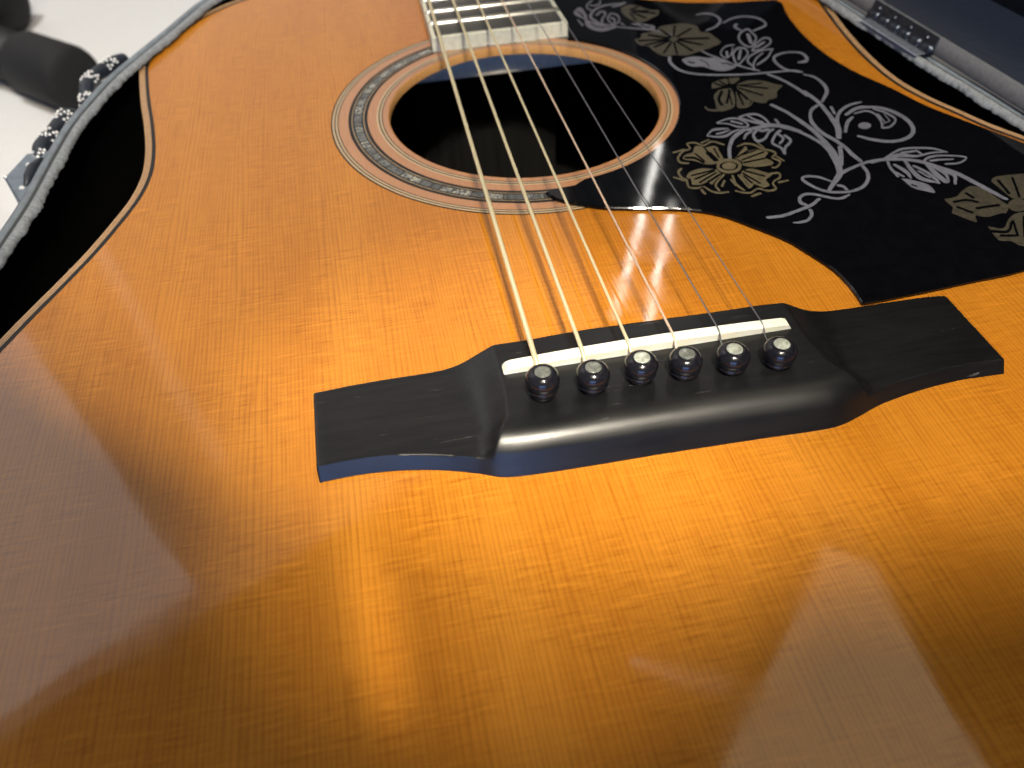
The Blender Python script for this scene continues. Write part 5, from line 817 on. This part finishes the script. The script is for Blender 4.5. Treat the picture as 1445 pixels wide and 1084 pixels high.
for y, d in ((287.7, 60), (305, 40), (330, 22), (400, 16), (560, 15), (640, 15), (660, 14)):
    rowsN.append([(fc(y)+hw(y)*math.cos(t), y, 0.15+d*math.sin(t)) for t in [-PI+PI*k/12 for k in range(13)]])
V, F = loft(rowsN, False); F += [tuple(range(13)), tuple(range(len(V)-13, len(V)))]
vv = [bm.verts.new(v) for v in V]
for f in F: bm.faces.new([vv[i] for i in f])
from_bm('neck', bm, M['mahogany'], G, True)
bm = bmesh.new(); box(bm, -21.5, 21.5, 645.3, 650, .2, 8, .4); from_bm('nut', bm, M['bone'], G)
HS = [(-21.5, 650.3), (21.5, 650.3), (32, 690), (38, 825), (0, 815), (-38, 825), (-32, 690)]
bm = fill(HS, 3); 
V, F = loft([[(x, y, -12) for x, y in HS], [(x, y, 3) for x, y in HS]])
vv = [bm.verts.new(v) for v in V]
for f in F: bm.faces.new([vv[i] for i in f])
from_bm('headstock', bm, M['black'], G)

# ---------------------------------------------------------------- case
K = thing('guitar_case', 'black plush lined hard guitar case, lid open on the right, around the guitar', 'case')
CL = [(-123.1, 265.2), (-135.4, 237.9), (-147.1, 212.3), (-154.4, 194.5), (-160.1, 175), (-163.6, 160.3), (-166.2, 138.2), (-168.5, 113.7), (-171, 97), (-176, 70), (-184, 40), (-194, 5), (-203, -40), (-202, -85), (-186, -130), (-150, -165), (-85, -184), (0, -190)]
CR_ = [(80, -184), (140, -167), (176, -132), (192, -90), (194, -50), (187, 0), (176, 35), (166, 60), (160.8, 79), (157.7, 103), (154.8, 121.6), (152.7, 141.7), (148.6, 180.5), (144, 215), (136, 245), (120, 272), (98, 295), (76, 318), (64, 350), (60, 400), (58, 520), (66, 640), (76, 720), (74, 820), (50, 850), (0, 855)]
CASE = crv(CL+CR_+[(-50, 850), (-74, 820), (-76, 720), (-66, 640), (-58, 520), (-60, 400), (-64, 350), (-74, 322), (-92, 299), (-108, 284)], 26, True)
cs = 1
nx_, ny_ = normals(CASE)[330]
if nx_*(0-CASE[330][0])+ny_*(60-CASE[330][1]) < 0: cs = -1
def cin(d): return offset(CASE, cs*d)
rng = random.Random(3)
n_ = len(CASE)
jag = [rng.uniform(-.5, .5) for i in range(n_)]; jag = [(jag[i-1]+jag[i])*.7+.3*math.sin(i*.21)*math.sin(i*.047) for i in range(n_)]
# outer shell wall
V, F = loft([[(x, y, -124) for x, y in cin(6)], [(x, y, -118) for x, y in cin(0)], [(x, y, 1.2) for x, y in cin(0)], [(x, y, 2.6) for x, y in cin(.6)], [(x, y, 3.0) for x, y in cin(2.6)], [(x, y, 2.3) for x, y in cin(3.0)]])
shell = mesh('shell', V, F, M['shell'], K, True)
V, F = loft([[(x, y, 2.3) for x, y in cin(3.0)], [(x, y, 1.7) for x, y in cin(3.4)], [(x, y, 1.7) for x, y in cin(4.2)], [(x, y, 2.6) for x, y in cin(4.5)]])
mesh('rim_groove', V, F, M['groove'], K, True)
A = cin(4.5); Nn = normals(CASE)
def jagged(d, a): return [(x+cs*nx*(d+j*a), y+cs*ny*(d+j*a)) for (x, y), (nx, ny), j in zip(CASE, Nn, jag)]
# finer sampling for the frayed cloth edge
lip = [[(x, y, 2.6) for x, y in cin(4.5)], [(x, y, 3.4) for x, y in cin(5.4)], [(x, y, 3.3) for x, y in jagged(6.6, .12)], [(x, y, 2.2) for x, y in jagged(7.6, .9)], [(x, y, 1.2) for x, y in jagged(7.4, .9)]]
V, F = loft(lip); mesh('rim_cloth', V, F, M['lip_cloth'], K, True)
def clear(d):                                            # lining keeps clear of the guitar
    return cin(d)
V, F = loft([[(x, y, 1.2) for x, y in cin(7.2)], [(x, y, -3) for x, y in cin(3)], [(x, y, -30) for x, y in cin(1.5)], [(x, y, -112) for x, y in cin(1.5)]])
mesh('lining', V, F, M['plush'], K, True)
from_bm('lining_floor', fill(cin(1.5), -112), M['plush'], K)
from_bm('shell_base', fill(cin(6), -124), M['shell'], K)

# lid: same outline, straight along the hinge, swung open about the hinge line
HA = Vector((144.6, 181.0, 3.0)); HB = Vector((155.8, 79.5, 3.0)); ax = (HB-HA).normalized(); HM = (HA+HB)/2
TH = math.radians(TH_LID)
LIDC = []
lx = lambda y: HA.x+(HB.x-HA.x)*(y-HA.y)/(HB.y-HA.y)
for (x, y) in CASE:
    if y > 420: continue
    LIDC.append((min(x, lx(y)), y))
LIDC = [q for i, q in enumerate(LIDC) if i == 0 or math.hypot(q[0]-LIDC[i-1][0], q[1]-LIDC[i-1][1]) > .5]
a_ = sum(LIDC[i][0]*LIDC[(i+1) % len(LIDC)][1]-LIDC[(i+1) % len(LIDC)][0]*LIDC[i][1] for i in range(len(LIDC)))
ls = 1 if a_ > 0 else -1
def lin(d): return offset(LIDC, ls*d)
Rm = Matrix.Translation(HM+Vector((1.0, 0, 1.0))) @ Matrix.Rotation(-TH if LIDSIGN > 0 else TH, 4, ax) @ Matrix.Translation(-HM)
def swing(V): return [tuple(Rm @ Vector(v)) for v in V]
def lidpart(name, rows, mat):
    V, F = loft(rows); return mesh(name, swing(V), F, mat, K, True)
D = 27
lidpart('lid_rim', [[(x, y, 3.6) for x, y in lin(0.5)], [(x, y, 3.0) for x, y in lin(1.2)], [(x, y, 3.0) for x, y in lin(6.6)], [(x, y, 3.8) for x, y in lin(7)]], M['lid_rim'])
lidpart('lid', [[(x, y, 3.6) for x, y in lin(.5)], [(x, y, D) for x, y in lin(0)], [(x, y, D+6) for x, y in lin(5)]], M['shell'])
lidpart('lid_wall_lining', [[(x, y, 3.8) for x, y in lin(7)], [(x, y, D-14) for x, y in lin(7.5)], [(x, y, D-4) for x, y in lin(11)], [(x, y, D) for x, y in lin(18)]], M['lid_side'])
for nm, z, d, m in (('lid_lining', D, 18, 'lid_plush'), ('lid_panel', D+6, 5, 'shell')):
    bm = fill(lin(d), z)
    for v in bm.verts: v.co = Rm @ v.co
    from_bm(nm, bm, M[m], K)
# hinge
def along(s, d=0, z=0): q = HA+(HB-HA)*s+Vector((-ax.y, ax.x, 0))*(d)+Vector((0, 0, z)); return q
sgd = 1 if Vector((-ax.y, ax.x, 0)).x > 0 else -1
s0, s1 = HINGE
bm = bmesh.new()
tube(bm, [along(s0, sgd*1.2, 2.6), along(s1, sgd*1.2, 2.6)], 1.5, 12)
hg = from_bm('hinge', bm, M['dark_steel'], K, True)
for k in range(6):
    a = s0+(s1-s0)*(k+.08)/6; b = s0+(s1-s0)*(k+.92)/6
    bm = bmesh.new(); tube(bm, [along(a, sgd*1.2, 2.6), along(b, sgd*1.2, 2.6)], 1.95, 12)
    from_bm('hinge_knuckle', bm, M['dark_steel'], hg, True)
def plate(name, pts, th, mat, parent):
    n = (pts[1]-pts[0]).cross(pts[3]-pts[0]).normalized()*th
    V = [tuple(q) for q in pts]+[tuple(q+n) for q in pts]
    bm = bmesh.new(); vv = [bm.verts.new(v) for v in V]
    for f in ((0, 1, 2, 3), (7, 6, 5, 4), (0, 4, 5, 1), (1, 5, 6, 2), (2, 6, 7, 3), (3, 7, 4, 0)): bm.faces.new([vv[i] for i in f])
    bmesh.ops.bevel(bm, geom=list(bm.edges), offset=.15, segments=1, affect='EDGES')
    return from_bm(name, bm, mat, parent)
plate('hinge_leaf', [along(s0+.02, -sgd*4.4, .9), along(s1-.02, -sgd*4.4, .9), along(s1-.02, sgd*.2, 1.0), along(s0+.02, sgd*.2, 1.0)], .4, M['steel_plate'], hg)
plate('hinge_leaf', [along(s0, sgd*1.6, 3.2), along(s1, sgd*1.6, 3.2), along(s1, sgd*2.4, 7.6), along(s0, sgd*2.4, 7.6)], .5, M['dark_steel'], hg)
for k in range(4):
    s = s0+(s1-s0)*(k+.5)/4; bm = bmesh.new()
    bmesh.ops.create_icosphere(bm, subdivisions=2, radius=.42)
    c = along(s, sgd*1.2, 5.9)
    for v in bm.verts: v.co += c
    from_bm('rivet', bm, M['steel_plate'], hg, True)
# latch on the left wall
bm = bmesh.new()
def outer(y, d=0):
    best = min((q for q in CASE if q[0] < 0), key=lambda q: abs(q[1]-y)); return Vector((best[0]-d, y, 0))
LQ = [(-166.5, 117), (-173.3, 123.0), (-181.3, 139.6), (-177.2, 153.7), (-164.2, 154.5)]
V, F = loft([[(x, y, -34) for x, y in LQ], [(x, y, -3.5) for x, y in LQ], [(x+.7, y, -2.9) for x, y in LQ]])
F.append((10, 11, 12, 13, 14)); F.append((4, 3, 2, 1, 0))
vv = [bm.verts.new(v) for v in V]
for f in F: bm.faces.new([vv[i] for i in f])
lt = from_bm('latch', bm, M['latch'], K)
bm = bmesh.new(); tube(bm, [(-172.6, 131.5, -3.0), (-172.0, 137, -2.6), (-172.2, 142.5, -2.4), (-170.4, 148.5, -2.6)], [.6, 2.0, 1.7, .7], 10)
from_bm('latch_slot', bm, M['black_bead'], lt, True)
for x, y, r in ((-174.4, 145.6, .9), (-173.4, 130.5, .9), (-170.8, 123.5, 1.0), (-180.7, 139.2, .7)):
    bm = bmesh.new(); bmesh.ops.create_icosphere(bm, subdivisions=2, radius=r)
    for v in bm.verts: v.co += Vector((x, y, -2.9))
    from_bm('rivet', bm, M['white_bead'], lt, True)
# ---------------------------------------------------------------- braided cord
BC = thing('braided_cord', 'black and white braided cord lying along the outside left edge of the case', 'cord')
def braid(P, r):
    C = crv(P, 10); bm = bmesh.new(); tube(bm, C, r, 10)
    core = from_bm('cord_core', bm, M['black_bead'], BC, True)
    L = 0; k = 0; acc = 0
    bmw = bmesh.new()
    for a, b in zip(C, C[1:]):
        a = Vector(a); b = Vector(b); t = (b-a).normalized(); l = (b-a).length
        acc += l
        while acc > 1.7:
            acc -= 1.7; k += 1
            if (k // 4) % 2: continue
            u = t.cross(Vector((0, 0, 1))).normalized(); v = u.cross(t)
            for j in range(7):
                an = PI*.06+j*PI*.145+(k % 2)*.22
                if (j+k) % 3 == 0: continue
                q = a+(u*math.cos(an)+v*math.sin(an))*r*-1*(1 if v.z < 0 else -1)
                bb = bmesh.ops.create_icosphere(bmw, subdivisions=1, radius=.62)
                for w in bb['verts']: w.co = w.co+q
    o = from_bm('woven_thread', bmw, M['white_bead'], BC, True); o['kind'] = 'stuff'
braid([(-171.5, 150, -6), (-173.0, 157.5, -4), (-172.0, 165, -4), (-170.4, 172, -4), (-168.6, 181, -4), (-167.6, 185.5, -6)], 2.9)
braid([(-167.6, 185.5, -6), (-165.5, 188, -40), (-163.5, 191, -40), (-163.8, 194.5, -7)], 2.0)
braid([(-163.8, 194.5, -7), (-164.4, 204.5, -4), (-163.0, 213.8, -4), (-160.0, 219.5, -4), (-156.8, 224.5, -4), (-153.5, 229, -5)], 2.9)
# ---------------------------------------------------------------- stand lying on the floor
ST = thing('tube_stand', 'black tubular stand with thick rubber leg ends lying on the pale floor beyond the case', 'stand')
def leg(a, b, r, rf, lf):
    a, b = Vector(a), Vector(b); t = (b-a).normalized(); e = b-t*lf
    bm = bmesh.new(); tube(bm, [a, e+t*5], r, 20); lg = from_bm('leg', bm, M['tube'], ST, True)
    bm = bmesh.new(); P = [e, e+t*1.5, e+t*3, b-t*9, b-t*4, b-t*1.2, b]; tube(bm, P, [r+.3, rf-1, rf, rf*1.02, rf*.97, rf*.86, rf*.6], 24)
    from_bm('rubber_foot', bm, M['rubber'], lg, True)
leg(*LEG1); leg(*LEG2)
bm = bmesh.new(); tube(bm, [LEG1[0], LEG2[0]], 13, 16); from_bm('crossbar', bm, M['tube'], ST, True)
